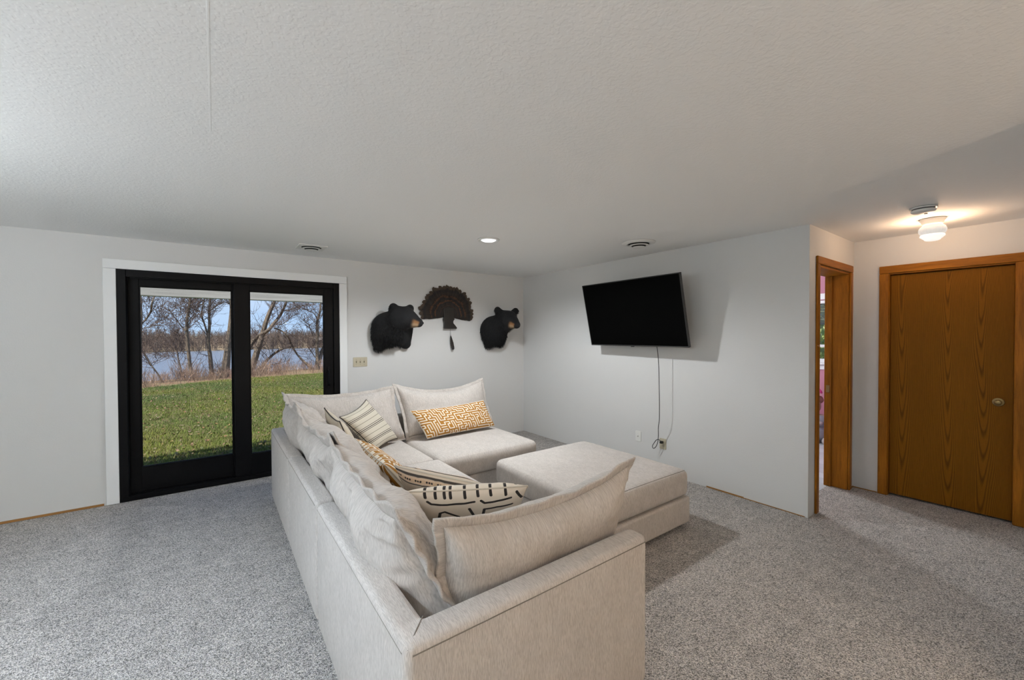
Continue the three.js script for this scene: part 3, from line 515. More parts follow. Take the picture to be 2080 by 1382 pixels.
// a loose cushion: a patch between four corners, puffed on both sides, with folds that run in from its seams
function cushion(name, label, cat, C, o) {
  const { T, sag = 0, flange = 0, wr = 1, s = 1, body = sofaMat, trim = sofaMat, belly = 0.25, pinch = 0.05, full = 2.6, fullV = full, group, uvw = 0, slump = 0, ripple = 0.008, edge = 0, ear = 0, flip = 0 } = o;
  const [bl, br, tr, tl] = C.map((c) => V(...c)), org = V().add(bl).add(br).multiplyScalar(0.5); org.y = Math.min(bl.y, br.y);
  const t = thing(name, label, cat, org.toArray(), group);
  const ex = V().subVectors(br, bl).add(tr).sub(tl).normalize(), ey = V().subVectors(tl, bl).add(tr).sub(br).normalize(), nz = V().crossVectors(ex, ey).normalize();
  const w = (bl.distanceTo(br) + tl.distanceTo(tr)) / 2, h = (bl.distanceTo(tl) + br.distanceTo(tr)) / 2;
  const P = (u, v) => {
    const uu = u * (1 - pinch * (1 - v * v) * u * u), vv = v * (1 - pinch * 1.3 * (1 - u * u) * v * v), a = (uu + 1) / 2, b = (vv + 1) / 2;
    const q = bl.clone().multiplyScalar((1 - a) * (1 - b)).addScaledVector(br, a * (1 - b)).addScaledVector(tr, a * b).addScaledVector(tl, (1 - a) * b);
    q.y -= sag * Math.pow(b, 1.5) * (1 - Math.pow(Math.abs(u), 2.2)); q.addScaledVector(nz, slump * (1 - u * u) * b);
    q.y += edge * n1(u * 4 + s * 7, 5) * b * b;
    q.y += ear * Math.pow(b, 3) * (Math.pow(Math.abs(u), 8) - 0.15);
    return q.sub(org);
  };
  const NX = 72, NY = 56;
  const thick = (u, v, sd) => {
    const pr = Math.pow((1 - Math.pow(Math.abs(u), full)) * (1 - Math.pow(Math.abs(v), fullV)), 0.5) * (1 + belly * (-v) * 0.6);
    const dv = 1 - Math.abs(v), du = 1 - Math.abs(u);
    const f1 = Math.pow(Math.abs(n1(u * w * 9 + s * 13 + sd * 31 + n2(u * 3, v * 2, s) * 0.7, 7)), 0.8), f2 = Math.pow(Math.abs(n1(v * h * 9 + s * 17 + sd * 23 + n2(u * 2, v * 3, s + 1) * 0.7, 8)), 0.8);
    let t = T / 2 * pr;
    const e1 = Math.min(1, dv * 8) * Math.exp(-dv * 2.2), e2 = Math.min(1, du * 8) * Math.exp(-du * 3.0);
    t -= wr * 0.020 * (f1 * e1 + f2 * e2) * Math.min(1, pr * 2.2);
    t += wr * 0.010 * n2(u * w * 3.2 + s, v * h * 3.2 + sd * 9, s + 3) * Math.min(1, pr * 1.5);
    return Math.max(0.0012, t);
  };
  const pos = [], uv = [], idx = [];
  for (const sd of [1, -1]) { const o0 = pos.length / 3; for (let j = 0; j <= NY; j++) for (let i = 0; i <= NX; i++) {
    const u0 = i / NX * 2 - 1, v0 = j / NY * 2 - 1, u = Math.sin(u0 * Math.PI / 2) * 0.6 + u0 * 0.4, v = Math.sin(v0 * Math.PI / 2) * 0.6 + v0 * 0.4;
    const q = P(u, v).addScaledVector(nz, sd * ((i === 0 || i === NX || j === 0 || j === NY) ? 0.0005 : thick(u, v, sd)));
    pos.push(q.x, q.y, q.z); uv.push(uvw ? (flip ? 1 - u : u + 1) / 2 : u * w / 2, uvw ? (v + 1) / 2 : v * h / 2);
  }
  for (let j = 0; j < NY; j++) for (let i = 0; i < NX; i++) { const a = o0 + j * (NX + 1) + i, b = a + 1, c = a + NX + 1, d = c + 1; sd > 0 ? idx.push(a, b, d, a, d, c) : idx.push(a, d, b, a, c, d); } }
  const g = new THREE.BufferGeometry(); g.setAttribute('position', new THREE.Float32BufferAttribute(pos, 3)); g.setAttribute('uv', new THREE.Float32BufferAttribute(uv, 2)); g.setIndex(idx); g.computeVertexNormals();
  part('cover', g, body, t);
  // the rim, a flat flange or a thin cord
  const ring = [], M = 240;
  for (let k = 0; k < M; k++) {
    const a = k / M * 4, side = Math.floor(a), f = (a - side) * 2 - 1, e = 0.004;
    const [u, v] = [[f, -1], [1, f], [-f, 1], [-1, -f]][side];
    const c = P(u, v), out = V(); if (Math.abs(u) > 1 - 0.05) out.addScaledVector(ex, Math.sign(u) * smooth(0.93, 1, Math.abs(u))); if (Math.abs(v) > 1 - 0.05) out.addScaledVector(ey, Math.sign(v) * smooth(0.93, 1, Math.abs(v)));
    ring.push([c, out, k]);
  }
  if (flange) {
    const pp = [], ii = [], uu = []; const cols = [[0.0, 0.008], [0.3, 0.0055], [0.85, 0.0065], [1, 0.0045], [1, -0.0045], [0.85, -0.0065], [0.3, -0.0055], [0, -0.008]], K = cols.length;
    ring.forEach(([c, out, k]) => { const wv = n1(k * 0.11 + s * 5, 9) * ripple * 1.6 + Math.sin(k * 0.55 + s) * ripple * 0.5; cols.forEach(([f, n], m) => { const q = c.clone().addScaledVector(out, f * flange * (1 + 0.25 * n1(k * 0.2 + s, 4)) - 0.006 * (1 - f)).addScaledVector(nz, n + wv * f); pp.push(q.x, q.y, q.z); uu.push(k * 2 * (w + h) / M, f * flange * Math.sign(n)); }); });
    for (let k = 0; k < M; k++) for (let m = 0; m < K; m++) { const a = k * K + m, b = ((k + 1) % M) * K + m, c = k * K + (m + 1) % K, d = ((k + 1) % M) * K + (m + 1) % K; ii.push(a, b, c, b, d, c); }
    const fg = new THREE.BufferGeometry(); fg.setAttribute('position', new THREE.Float32BufferAttribute(pp, 3)); fg.setAttribute('uv', new THREE.Float32BufferAttribute(uu, 2)); fg.setIndex(ii); fg.computeVertexNormals(); part('flange', fg, trim, t);
  } else part('piping', tube(ring.filter((_, k) => k % 3 === 0).map(([c]) => c), 0.0045, 300, 6, true), trim, t);
  return t;
}
const BG = 'loose back cushions of the sectional';
const bc = (label, C, o) => cushion('back_cushion', label, 'cushion', C, { T: 0.27, flange: 0.03, group: BG, sag: 0.04, full: 4, ...o });
// corners: bottom left, bottom right, top right, top left as seen from the cushion's front
bc('beige back cushion by the sliding door, behind the striped pillow', [[-3.24, 0.46, 1.02], [-2.37, 0.46, 1.04], [-2.43, 0.955, 0.88], [-3.38, 0.955, 0.86]], { s: 1, wr: 0.5, sag: 0.03 });
bc('beige back cushion behind the orange lumbar pillow, one top corner peaked', [[-2.31, 0.46, 1.05], [-1.29, 0.46, 1.05], [-1.32, 0.965, 0.88], [-2.38, 0.975, 0.88]], { s: 2, wr: 0.55, sag: 0.09, T: 0.25 });
bc('wrinkled back cushion at the window end of the left run', [[-3.14, 0.47, 1.84], [-3.14, 0.47, 1.03], [-3.40, 0.955, 0.98], [-3.43, 0.965, 1.80]], { s: 3, wr: 2.2, sag: 0.03, T: 0.29, ear: 0.035, full: 4.5, fullV: 4, ripple: 0.014, edge: 0.014, flange: 0.048 });
bc('wrinkled back cushion in the middle of the left run', [[-3.13, 0.47, 2.80], [-3.13, 0.47, 1.87], [-3.43, 0.965, 1.84], [-3.40, 0.93, 2.76]], { s: 4, wr: 2.2, sag: 0.04, T: 0.29, ear: 0.04, full: 4.5, fullV: 4, ripple: 0.014, edge: 0.014, flange: 0.048 });
bc('fat wrinkled back cushion on the left run beside the brush-stroke pillow', [[-3.20, 0.46, 3.84], [-3.19, 0.47, 2.84], [-3.42, 0.945, 2.80], [-3.41, 0.89, 3.70]], { s: 5, wr: 2.2, sag: 0.03, T: 0.27, ear: 0.01, full: 7, fullV: 4, ripple: 0.014, edge: 0.014, flange: 0.048 });
bc('back cushion facing away on the near back, its corner peaked over the ottoman', [[-2.34, 0.475, 3.66], [-3.27, 0.475, 3.70], [-3.29, 0.865, 3.80], [-2.30, 0.885, 3.80]], { s: 6, wr: 0.9, sag: 0.06, T: 0.25, full: 6, fullV: 4, ripple: 0.010, flange: 0.034 });

// throw pillows
const canvasBase = (g, W, H, c) => { g.fillStyle = c; g.fillRect(0, 0, W, H); };
const stripeTex = canvasTex(512, 512, (g, W, H) => { canvasBase(g, W, H, '#cfc8b8'); for (let k = 0; k < 7; k++) { const y = 20 + k * 72; g.fillStyle = '#2c2724'; if (k % 2) for (const d of [0, 17, 34]) g.fillRect(0, y + d, W, d === 17 ? 7 : 5); else { g.fillStyle = '#7d7568'; g.fillRect(0, y + 18, W, 5); } } });
const mazeTex = (W, H, cols, rows, sd) => canvasTex(W, H, (g) => {
  canvasBase(g, W, H, '#a9762f'); seed(sd); const cw = W / (cols - 1), ch = H / (rows - 1), seen = new Uint8Array(cols * rows); g.strokeStyle = '#e9e1d2'; g.lineWidth = cw * 0.42; g.lineCap = 'square'; g.lineJoin = 'round';
  for (let st = 0; st < cols * rows; st++) { if (seen[st]) continue; let x = st % cols, y = Math.floor(st / cols), dir = Math.floor(rnd() * 4); seen[st] = 1; g.beginPath(); g.moveTo(x * cw - 1, y * ch);
    for (let n = 0; n < 26; n++) { const opts = []; for (let d = 0; d < 4; d++) { const a = x + [1, 0, -1, 0][d], b = y + [0, 1, 0, -1][d]; if (a >= 0 && b >= 0 && a < cols && b < rows && !seen[b * cols + a]) { opts.push(d); if (d === dir) opts.push(d, d); if (d === (dir + 1) % 4) opts.push(d); } } if (!opts.length) break; dir = opts[Math.floor(rnd() * opts.length)]; x += [1, 0, -1, 0][dir]; y += [0, 1, 0, -1][dir]; seen[y * cols + x] = 1; g.lineTo(x * cw, y * ch); }
    g.stroke(); }
});
const bandTex = canvasTex(512, 512, (g, W, H) => {
  canvasBase(g, W, H, '#d3c4b0'); g.fillStyle = '#c2b09b'; for (let y = 0; y < H; y += 7) g.fillRect(0, y, W, 2);
  const band = (y) => { g.fillStyle = '#4a423c'; g.fillRect(0, y, W, 14); g.fillRect(0, y + 70, W, 10); g.fillStyle = '#d8b998'; g.fillRect(0, y + 18, W, 48); g.fillStyle = '#f0e6d6'; for (let x = 4; x < W; x += 9) { g.fillRect(x, y + 24, 4, 4); g.fillRect(x, y + 56, 4, 4); } g.fillStyle = '#3a332f'; for (let x = 10; x < W; x += 66) for (let k = 0; k < 3; k++) { g.beginPath(); g.ellipse(x + k * 15, y + 42, 6, 8, 0, 0, 7); g.fill(); } };
  band(8); band(410); band(215);
});
const strokeTex = canvasTex(1024, 1024, (g, W, H) => {
  canvasBase(g, W, H, '#ddd2c2'); g.strokeStyle = '#2e2a28'; g.lineCap = 'round'; g.lineJoin = 'round'; g.lineWidth = 25;
  const S = (pts) => { g.beginPath(); pts.forEach(([x, y], i) => (i ? g.lineTo(x, y) : g.moveTo(x, y))); g.stroke(); };
  // brush strokes: bars along the rim, brackets, chevrons and bent lines below
  for (const x of [150, 235, 310, 360, 480, 590, 700, 830]) S([[x, 8], [x + 4, 34 + (x % 7) * 3]]);
  S([[170, 90], [200, 118], [330, 122], [470, 112], [560, 104]]); S([[620, 96], [650, 126], [760, 104], [880, 92]]); S([[52, 60], [60, 190], [112, 300]]); S([[930, 30], [990, 150]]);
  S([[250, 400], [270, 250], [310, 230], [430, 330]]); S([[520, 200], [560, 330]]); S([[640, 330], [650, 220], [760, 196], [900, 200]]); S([[120, 420], [220, 470], [210, 600]]); S([[420, 420], [560, 480], [700, 410]]); S([[800, 300], [800, 480], [920, 470]]); S([[330, 560], [340, 760]]); S([[480, 600], [620, 600], [620, 760], [500, 770]]); S([[760, 590], [900, 650], [780, 760]]); S([[120, 700], [210, 850], [330, 870]]); S([[450, 900], [720, 880]]); S([[820, 860], [940, 940]]);
});
const weave = dataTex(512, 512, (i, j) => 0.5 + 0.25 * Math.sin(i * Math.PI / 4) * Math.sin(j * Math.PI / 4) + 0.2 * (hash2(i, j, 91) - 0.5), false, [1, 1]);
const cloth = (map) => std({ map, roughness: 0.95 });
const trimDark = std({ color: lin(0.05, 0.042, 0.036), roughness: 0.9 }), trimCream = std({ color: lin(0.58, 0.52, 0.43), roughness: 0.9 });
const tp = (label, C, o) => cushion('throw_pillow', label, 'pillow', C, { T: 0.15, pinch: 0.07, uvw: 1, wr: 0.45, sag: 0.01, full: 3.6, ...o });
tp('cream throw pillow with thin black and grey stripes, tilted in the far corner', [[-2.76, 0.475, 1.40], [-2.46, 0.49, 1.14], [-2.73, 0.885, 1.04], [-3.04, 0.80, 1.32]], { body: cloth(stripeTex), trim: trimDark, s: 21, T: 0.13 });
tp('cream throw pillow with dark edging, half hidden behind the striped pillow', [[-3.02, 0.475, 2.00], [-3.00, 0.475, 1.50], [-3.17, 0.90, 1.36], [-3.17, 0.875, 1.88]], { body: std({ color: lin(0.6, 0.53, 0.42), roughness: 0.95, bumpMap: weave, bumpScale: 0.0006 }), trim: trimDark, s: 22, T: 0.12 });
tp('orange maze-print lumbar pillow leaning on the armless module', [[-2.20, 0.475, 1.27], [-1.37, 0.485, 1.24], [-1.45, 0.765, 1.13], [-2.33, 0.745, 1.15]], { body: cloth(mazeTex(1024, 400, 33, 13, 5)), trim: trimCream, s: 23, T: 0.13, pinch: 0.03 });
tp('ochre maze-print lumbar pillow on the middle seat beside the banded pillow', [[-2.88, 0.47, 2.66], [-2.86, 0.47, 1.90], [-3.07, 0.74, 1.92], [-3.10, 0.74, 2.66]], { body: cloth(mazeTex(1024, 400, 28, 11, 8)), trim: trimCream, s: 24, T: 0.16, pinch: 0.03 });
tp('tan throw pillow with black dotted bands, behind the brush-stroke pillow', [[-2.66, 0.475, 3.10], [-2.92, 0.475, 2.64], [-3.09, 0.77, 2.80], [-2.81, 0.75, 3.30]], { body: cloth(bandTex), trim: trimCream, s: 25, T: 0.13, pinch: 0.03, sag: 0 });
tp('cream throw pillow with black brush strokes in the near sofa corner', [[-2.58, 0.475, 3.26], [-3.06, 0.475, 3.02], [-3.19, 0.775, 3.22], [-2.66, 0.76, 3.47]], { body: cloth(strokeTex), trim: trimCream, flip: 1, s: 26, T: 0.16, pinch: 0.03, sag: 0 });

// ---------------------------------------------------------------- mounted bears: one skin each, meshed from joined capsules
function skin(capsules, res, half, centre, color, cut, k = 0.05) {
  const mc = new MarchingCubes(res, wallMat, false, false, 200000), H = res / 2;
  for (let z = 0; z < res; z++) for (let y = 0; y < res; y++) for (let x = 0; x < res; x++) {
    const px = (x - H) / H * half + centre[0], py = (y - H) / H * half + centre[1], pz = (z - H) / H * half + centre[2]; let acc = 0, dmin = 9;
    for (const [a, b, r0, r1, kk] of capsules) {
      const bx = b[0] - a[0], by = b[1] - a[1], bz = b[2] - a[2], l = bx * bx + by * by + bz * bz, t = l ? clamp(((px - a[0]) * bx + (py - a[1]) * by + (pz - a[2]) * bz) / l) : 0;
      const d = Math.hypot(px - a[0] - bx * t, py - a[1] - by * t, pz - a[2] - bz * t) - (r0 + (r1 - r0) * t);
      acc += Math.exp(-d / (k * 0.45)); dmin = Math.min(dmin, d);
    }
    let d = dmin > 0.3 ? dmin : -Math.log(acc) * k * 0.45;
    d = cut ? cut(d, px, py, pz) : d; d = Math.max(d, 0.004 - pz);
    mc.field[z * res * res + y * res + x] = -d;
  }
  mc.isolation = 0; mc.update();
  const n = mc.count, p = new Float32Array(n * 3), c = new Float32Array(n * 3);
  for (let i = 0; i < n; i++) { const q = [0, 1, 2].map((j) => mc.positionArray[i * 3 + j] * half + centre[j]); p.set(q, i * 3); c.set(color(...q), i * 3); }
  let g = new THREE.BufferGeometry(); g.setAttribute('position', new THREE.BufferAttribute(p, 3)); g.setAttribute('color', new THREE.BufferAttribute(c, 3));
  g = mergeVertices(g, 1e-5); g.computeVertexNormals(); return g;
}
const furMat = new THREE.MeshPhysicalMaterial({ vertexColors: true, roughness: 0.9, sheen: 0.3, sheenRoughness: 0.5, sheenColor: lin(0.05, 0.05, 0.055) });
const hairMat = new THREE.MeshPhysicalMaterial({ color: lin(0.006, 0.006, 0.007), roughness: 0.75 });
const eyeMat = new THREE.MeshPhysicalMaterial({ color: lin(0.02, 0.01, 0.005), roughness: 0.08, clearcoat: 1 });
const BLACK = [0.006, 0.006, 0.007], TAN = [0.26, 0.125, 0.05], TANL = [0.42, 0.28, 0.16], NOSE = [0.012, 0.012, 0.013];
function bear(label, pos, caps, head, muz, eyes, cut, sd) {
  const t = thing('bear_mount', label, 'bear mount', pos, 'mounted bears on the window wall');
  const [ma, mb] = muz.map((m) => V(...m)), ax = V().subVectors(mb, ma), al = ax.length(); ax.normalize();
  const up = V(0, 1, 0).addScaledVector(ax, -ax.y).normalize();
  const col = (x, y, z) => { const q = V(x, y, z).sub(ma), s = q.dot(ax) / al, side = q.clone().addScaledVector(ax, -q.dot(ax)), r = side.length(), hgt = side.dot(up) / Math.max(r, 1e-4);
    if (s > 0.93 && hgt > -0.3) return NOSE; if (s < 0.18 || r > 0.12) return BLACK;
    const w = smooth(0.25, 0.55, s) * (1 - smooth(0.0, 0.42, hgt)) * (1 - smooth(0.74, 0.9, s)) * (1 - smooth(-0.55, -0.95, hgt) * 0.6), lt = smooth(-0.05, -0.5, hgt);
    return BLACK.map((b, i) => b + ((TAN[i] + (TANL[i] - TAN[i]) * lt) - b) * w); };
  const g = skin(caps, 104, 0.40, [0, 0, 0.26], col, cut, 0.055);
  const body = part('body', g, furMat, t);
  for (const e of eyes) part('eye', new THREE.SphereGeometry(0.010, 16, 12).scale(1, 0.9, 1).translate(...e), eyeMat, body);
  const nose = part('nose', new THREE.SphereGeometry(0.02, 20, 14).scale(1.05, 0.8, 0.9), new THREE.MeshPhysicalMaterial({ color: lin(0.008, 0.008, 0.009), roughness: 0.35 }), body);
  nose.position.copy(mb).addScaledVector(ax, 0.008).addScaledVector(up, 0.010);
  // guard hairs lying down the coat and hanging ragged from the lower edge
  seed(sd); const blade = new THREE.ConeGeometry(0.0022, 1, 3).translate(0, 0.5, 0), n = 9000, hair = new THREE.InstancedMesh(blade, hairMat, n);
  const smp = new MeshSurfaceSampler(body); if (smp.setRandomGenerator) smp.setRandomGenerator(rnd); smp.build();
  const p = V(), nn = V(), m = new THREE.Matrix4(), q = new THREE.Quaternion(); let k = 0;
  for (let i = 0; i < n; i++) {
    smp.sample(p, nn); const s = p.clone().sub(ma).dot(ax) / al, face = p.distanceTo(V(...head)) < 0.15 || s > 0;
    const len = face ? 0.008 : rr(0.018, 0.034) * (p.y < -0.05 ? 1.6 : 1.1);
    const d = nn.clone().multiplyScalar(face ? 0.5 : 0.45).add(V(rr(-0.25, 0.25), -0.8, rr(-0.1, 0.25))).normalize(); if (p.z < 0.02 && d.z < 0) d.z = 0.05;
    if (s > 0.15 && p.distanceTo(ma.clone().lerp(mb, 0.6)) < 0.09) continue;
    q.setFromUnitVectors(V(0, 1, 0), d); m.compose(p.clone().addScaledVector(nn, -0.003), q, V(1, len, 1)); hair.setMatrixAt(k++, m);
  }
  hair.count = k; hair.name = 'fur'; hair.userData.kind = 'stuff'; shadow(hair); body.add(hair);
  return t;
}
bear('black bear shoulder mount looking right, left of the turkey fan', [-2.08, 1.56, 0], [
  [[-0.10, 0.05, 0.08], [-0.02, -0.02, 0.08], 0.17, 0.18], [[-0.14, 0.06, 0.05], [-0.17, -0.06, 0.05], 0.12, 0.10], [[-0.17, -0.04, 0.06], [-0.20, -0.19, 0.05], 0.10, 0.055], [[0.10, 0.02, 0.07], [0.14, -0.16, 0.05], 0.125, 0.065],
  [[-0.06, 0.06, 0.10], [-0.02, 0.14, 0.22], 0.165, 0.135], [[-0.02, 0.155, 0.26], [0.03, 0.165, 0.30], 0.125, 0.115], [[0.04, 0.15, 0.30], [0.10, 0.135, 0.34], 0.105, 0.075], [[0.10, 0.125, 0.34], [0.18, 0.095, 0.385], 0.066, 0.048],
  [[-0.085, 0.262, 0.27], [-0.098, 0.288, 0.27], 0.043, 0.042], [[0.095, 0.252, 0.26], [0.120, 0.282, 0.26], 0.040, 0.040],
], [0.0, 0.16, 0.28], [[0.06, 0.135, 0.33], [0.205, 0.088, 0.395]], [[0.062, 0.185, 0.398], [0.14, 0.185, 0.35]], (d, x, y) => Math.max(d, 0.10 - Math.hypot((x - 0.005) * 1.0, (y + 0.27) * 0.9)), 301);
bear('smaller black bear shoulder mount facing out, in the corner right of the turkey fan', [-0.60, 1.56, 0], [
  [[-0.03, 0.04, 0.08], [0.0, -0.05, 0.08], 0.165, 0.16], [[-0.07, -0.02, 0.05], [-0.08, -0.20, 0.04], 0.12, 0.045], [[0.09, -0.02, 0.06], [0.13, -0.17, 0.04], 0.12, 0.055],
  [[-0.02, 0.06, 0.12], [0.06, 0.12, 0.22], 0.15, 0.135], [[0.07, 0.165, 0.27], [0.11, 0.165, 0.27], 0.125, 0.125], [[0.10, 0.155, 0.32], [0.11, 0.13, 0.38], 0.10, 0.075], [[0.11, 0.125, 0.38], [0.125, 0.085, 0.465], 0.064, 0.047],
  [[-0.038, 0.283, 0.25], [-0.056, 0.303, 0.25], 0.045, 0.044], [[0.238, 0.278, 0.25], [0.262, 0.298, 0.25], 0.045, 0.044],
], [0.09, 0.165, 0.28], [[0.105, 0.14, 0.36], [0.128, 0.075, 0.485]], [[0.055, 0.19, 0.405], [0.165, 0.185, 0.40]], (d, x, y) => Math.max(d, 0.09 - Math.hypot((x - 0.035), (y + 0.30) * 0.9)), 302);

// ---------------------------------------------------------------- turkey tail fan on its plaque
{
  const CX = -1.325, CY = 1.775, t = thing('turkey_fan', 'dark brown turkey tail fan on a plaque with a hanging feather', 'turkey fan', [CX, CY, 0.002]);
  const dark = [0.016, 0.011, 0.008], feather = (len, wid, seedN, tip, mid) => {
    seed(seedN); const ns = 16, pos = [], col = [], idx = [], K = 5;
    for (let i = 0; i <= ns; i++) { const s = i / ns, prof = s < 0.08 ? 0.10 + s : Math.pow(Math.sin(Math.min(1, (s - 0.02) / 0.9) * Math.PI * 0.62), 0.7) * (s > 0.88 ? Math.sqrt(Math.max(0, 1 - Math.pow((s - 0.88) / 0.12, 2))) * 0.45 + 0.55 : 1);
      for (let k = 0; k < K; k++) { const f = k / (K - 1) * 2 - 1, rag = s > 0.55 ? rr(-0.13, 0.10) * Math.abs(f) : 0, y = len * s + (s > 0.9 ? -0.02 * len * f * f + rr(-0.02, 0.02) * (len / 0.4) : 0);
        pos.push(f * wid / 2 * (prof + rag), y, 0.003 + 0.004 * (1 - f * f) + 0.012 * s * s); const band = 0.5 + 0.5 * Math.sin(s * 60), b = s > 0.93 ? tip : s > 0.80 ? [0.01, 0.008, 0.007] : dark.map((d, q) => d + (mid[q] - d) * band * 0.55 * smooth(0.1, 0.5, s)); col.push(...b); } }
    for (let i = 0; i < ns; i++) for (let k = 0; k < K - 1; k++) { const a = i * K + k; idx.push(a, a + 1, a + K, a + 1, a + K + 1, a + K); }
    const g = new THREE.BufferGeometry(); g.setAttribute('position', new THREE.Float32BufferAttribute(pos, 3)); g.setAttribute('color', new THREE.Float32BufferAttribute(col, 3)); g.setIndex(idx); g.computeVertexNormals(); return g;
  };
  const fm = new THREE.MeshStandardMaterial({ vertexColors: true, roughness: 0.7, side: THREE.DoubleSide });
  const rows = [[25, 0.405, 0.078, -4, 184, 0.0, [0.06, 0.038, 0.024], [0.03, 0.02, 0.013]], [19, 0.27, 0.07, -2, 182, 0.014, [0.075, 0.03, 0.012], [0.024, 0.014, 0.008]], [15, 0.20, 0.065, 2, 178, 0.026, [0.10, 0.035, 0.012], [0.02, 0.012, 0.007]], [11, 0.13, 0.06, 12, 168, 0.036, [0.04, 0.018, 0.009], [0.012, 0.008, 0.006]]];
  const shaft = std({ color: lin(0.05, 0.03, 0.02), roughness: 0.6 });
  rows.forEach(([n, len, wid, a0, a1, z, tip, mid], r) => { const geos = [0, 1, 2].map((q) => feather(len, wid, 400 + r * 10 + q, tip, mid)); seed(500 + r);
    for (let i = 0; i < n; i++) { const f = part('feather', geos[i % 3], fm, t), a = (a0 + (a1 - a0) * i / (n - 1) + rr(-1.2, 1.2)) * Math.PI / 180; f.position.set(0.012 * Math.cos(a), 0.012 * Math.sin(a), z + (i % 2) * 0.004 + 0.002); f.rotation.z = a - Math.PI / 2; f.scale.set(rr(0.9, 1.1), rr(0.93, 1.02), 1); if (r === 0) part('quill', limbGeo([V(0, 0.02, 0.009), V(0, len * 0.6, 0.0135), V(0, len * 0.93, 0.02)], [0.002, 0.0014, 0.0006], 5), shaft, f); } });
  // plaque: a narrow dark board with a foot that kicks out to one side
  const s = new THREE.Shape(); [[-0.072, 0.10], [0.072, 0.10], [0.070, -0.02], [0.082, -0.05], [0.062, -0.075], [0.062, -0.105], [0.10, -0.145], [0.118, -0.168], [0.112, -0.178], [-0.068, -0.178], [-0.066, -0.10], [-0.078, -0.06], [-0.070, -0.02]].forEach(([x, y], i) => (i ? s.lineTo(x, y) : s.moveTo(x, y)));
  part('plaque', new THREE.ExtrudeGeometry(s, { depth: 0.022, bevelEnabled: true, bevelSize: 0.004, bevelThickness: 0.004, bevelSegments: 2 }).translate(0, 0, 0.034), new THREE.MeshStandardMaterial({ color: lin(0.018, 0.014, 0.011), roughness: 0.45 }), t);
  const hang = part('hanging_feather', feather(0.215, 0.05, 460, [0.012, 0.01, 0.009], [0.012, 0.01, 0.009]), fm, t); hang.position.set(0.028, -0.262, 0.04); hang.rotation.z = Math.PI + 0.16;
  part('cord', limbGeo([V(0.022, -0.175, 0.045), V(0.027, -0.22, 0.045), V(0.028, -0.27, 0.045)], [0.003, 0.0022, 0.003], 8), std({ color: lin(0.25, 0.23, 0.21) }), t);
}

// ---------------------------------------------------------------- outdoors: lawn, bank, lake, far shore
const GZ = -0.12, edgeZ = (x) => -11.7 - 0.436 * (clamp(x, -26, 24) + 5.7) + 0.35 * n1(x * 0.5, 61);
const groundY = (x, z) => { const d = edgeZ(x) - z; let y = GZ + 0.05 * n2(x * 0.35, z * 0.35, 62) * smooth(-1.5, -5, z); if (d > 0) y -= 0.045 * Math.min(d, 6) + 0.30 * Math.max(0, d - 6); return Math.max(y, -5.2) - (z > -0.2 && x > -7.3 && x < 3.9 ? 0.1 : 0); };
const lawnTex = dataTex(1024, 1024, (i, j) => { const a = vnoise(i / 40, j / 40, 25, 25, 81), b = vnoise(i / 6, j / 6, 170, 170, 82), c = hash2(i, j, 83), y = smooth(0.35, 0.75, a * 0.7 + b * 0.3), v = 0.55 + 0.7 * b * 0.6 + 0.35 * c; return [(0.075 + 0.075 * y) * v, (0.115 + 0.04 * y) * v, (0.024 + 0.018 * y) * v]; }, true, [0.33, 0.33]);
{
  const g = new THREE.PlaneGeometry(90, 62, 150, 124).rotateX(-Math.PI / 2).translate(-3, 0, -9), p = g.attributes.position, u = g.attributes.uv, c = new Float32Array(p.count * 3);
  for (let i = 0; i < p.count; i++) { const x = p.getX(i), z = p.getZ(i), d = edgeZ(x) - z; p.setY(i, groundY(x, z)); u.setXY(i, x, z); const e = smooth(-0.6, 0.8, d); c.set([1 + e * 0.75, 1 - e * 0.02, 1 + e * 1.1], i * 3); }
  g.setAttribute('color', new THREE.BufferAttribute(c, 3)); g.computeVertexNormals();
  struct('lawn', g, std({ map: lawnTex, vertexColors: true, roughness: 1 }));
}
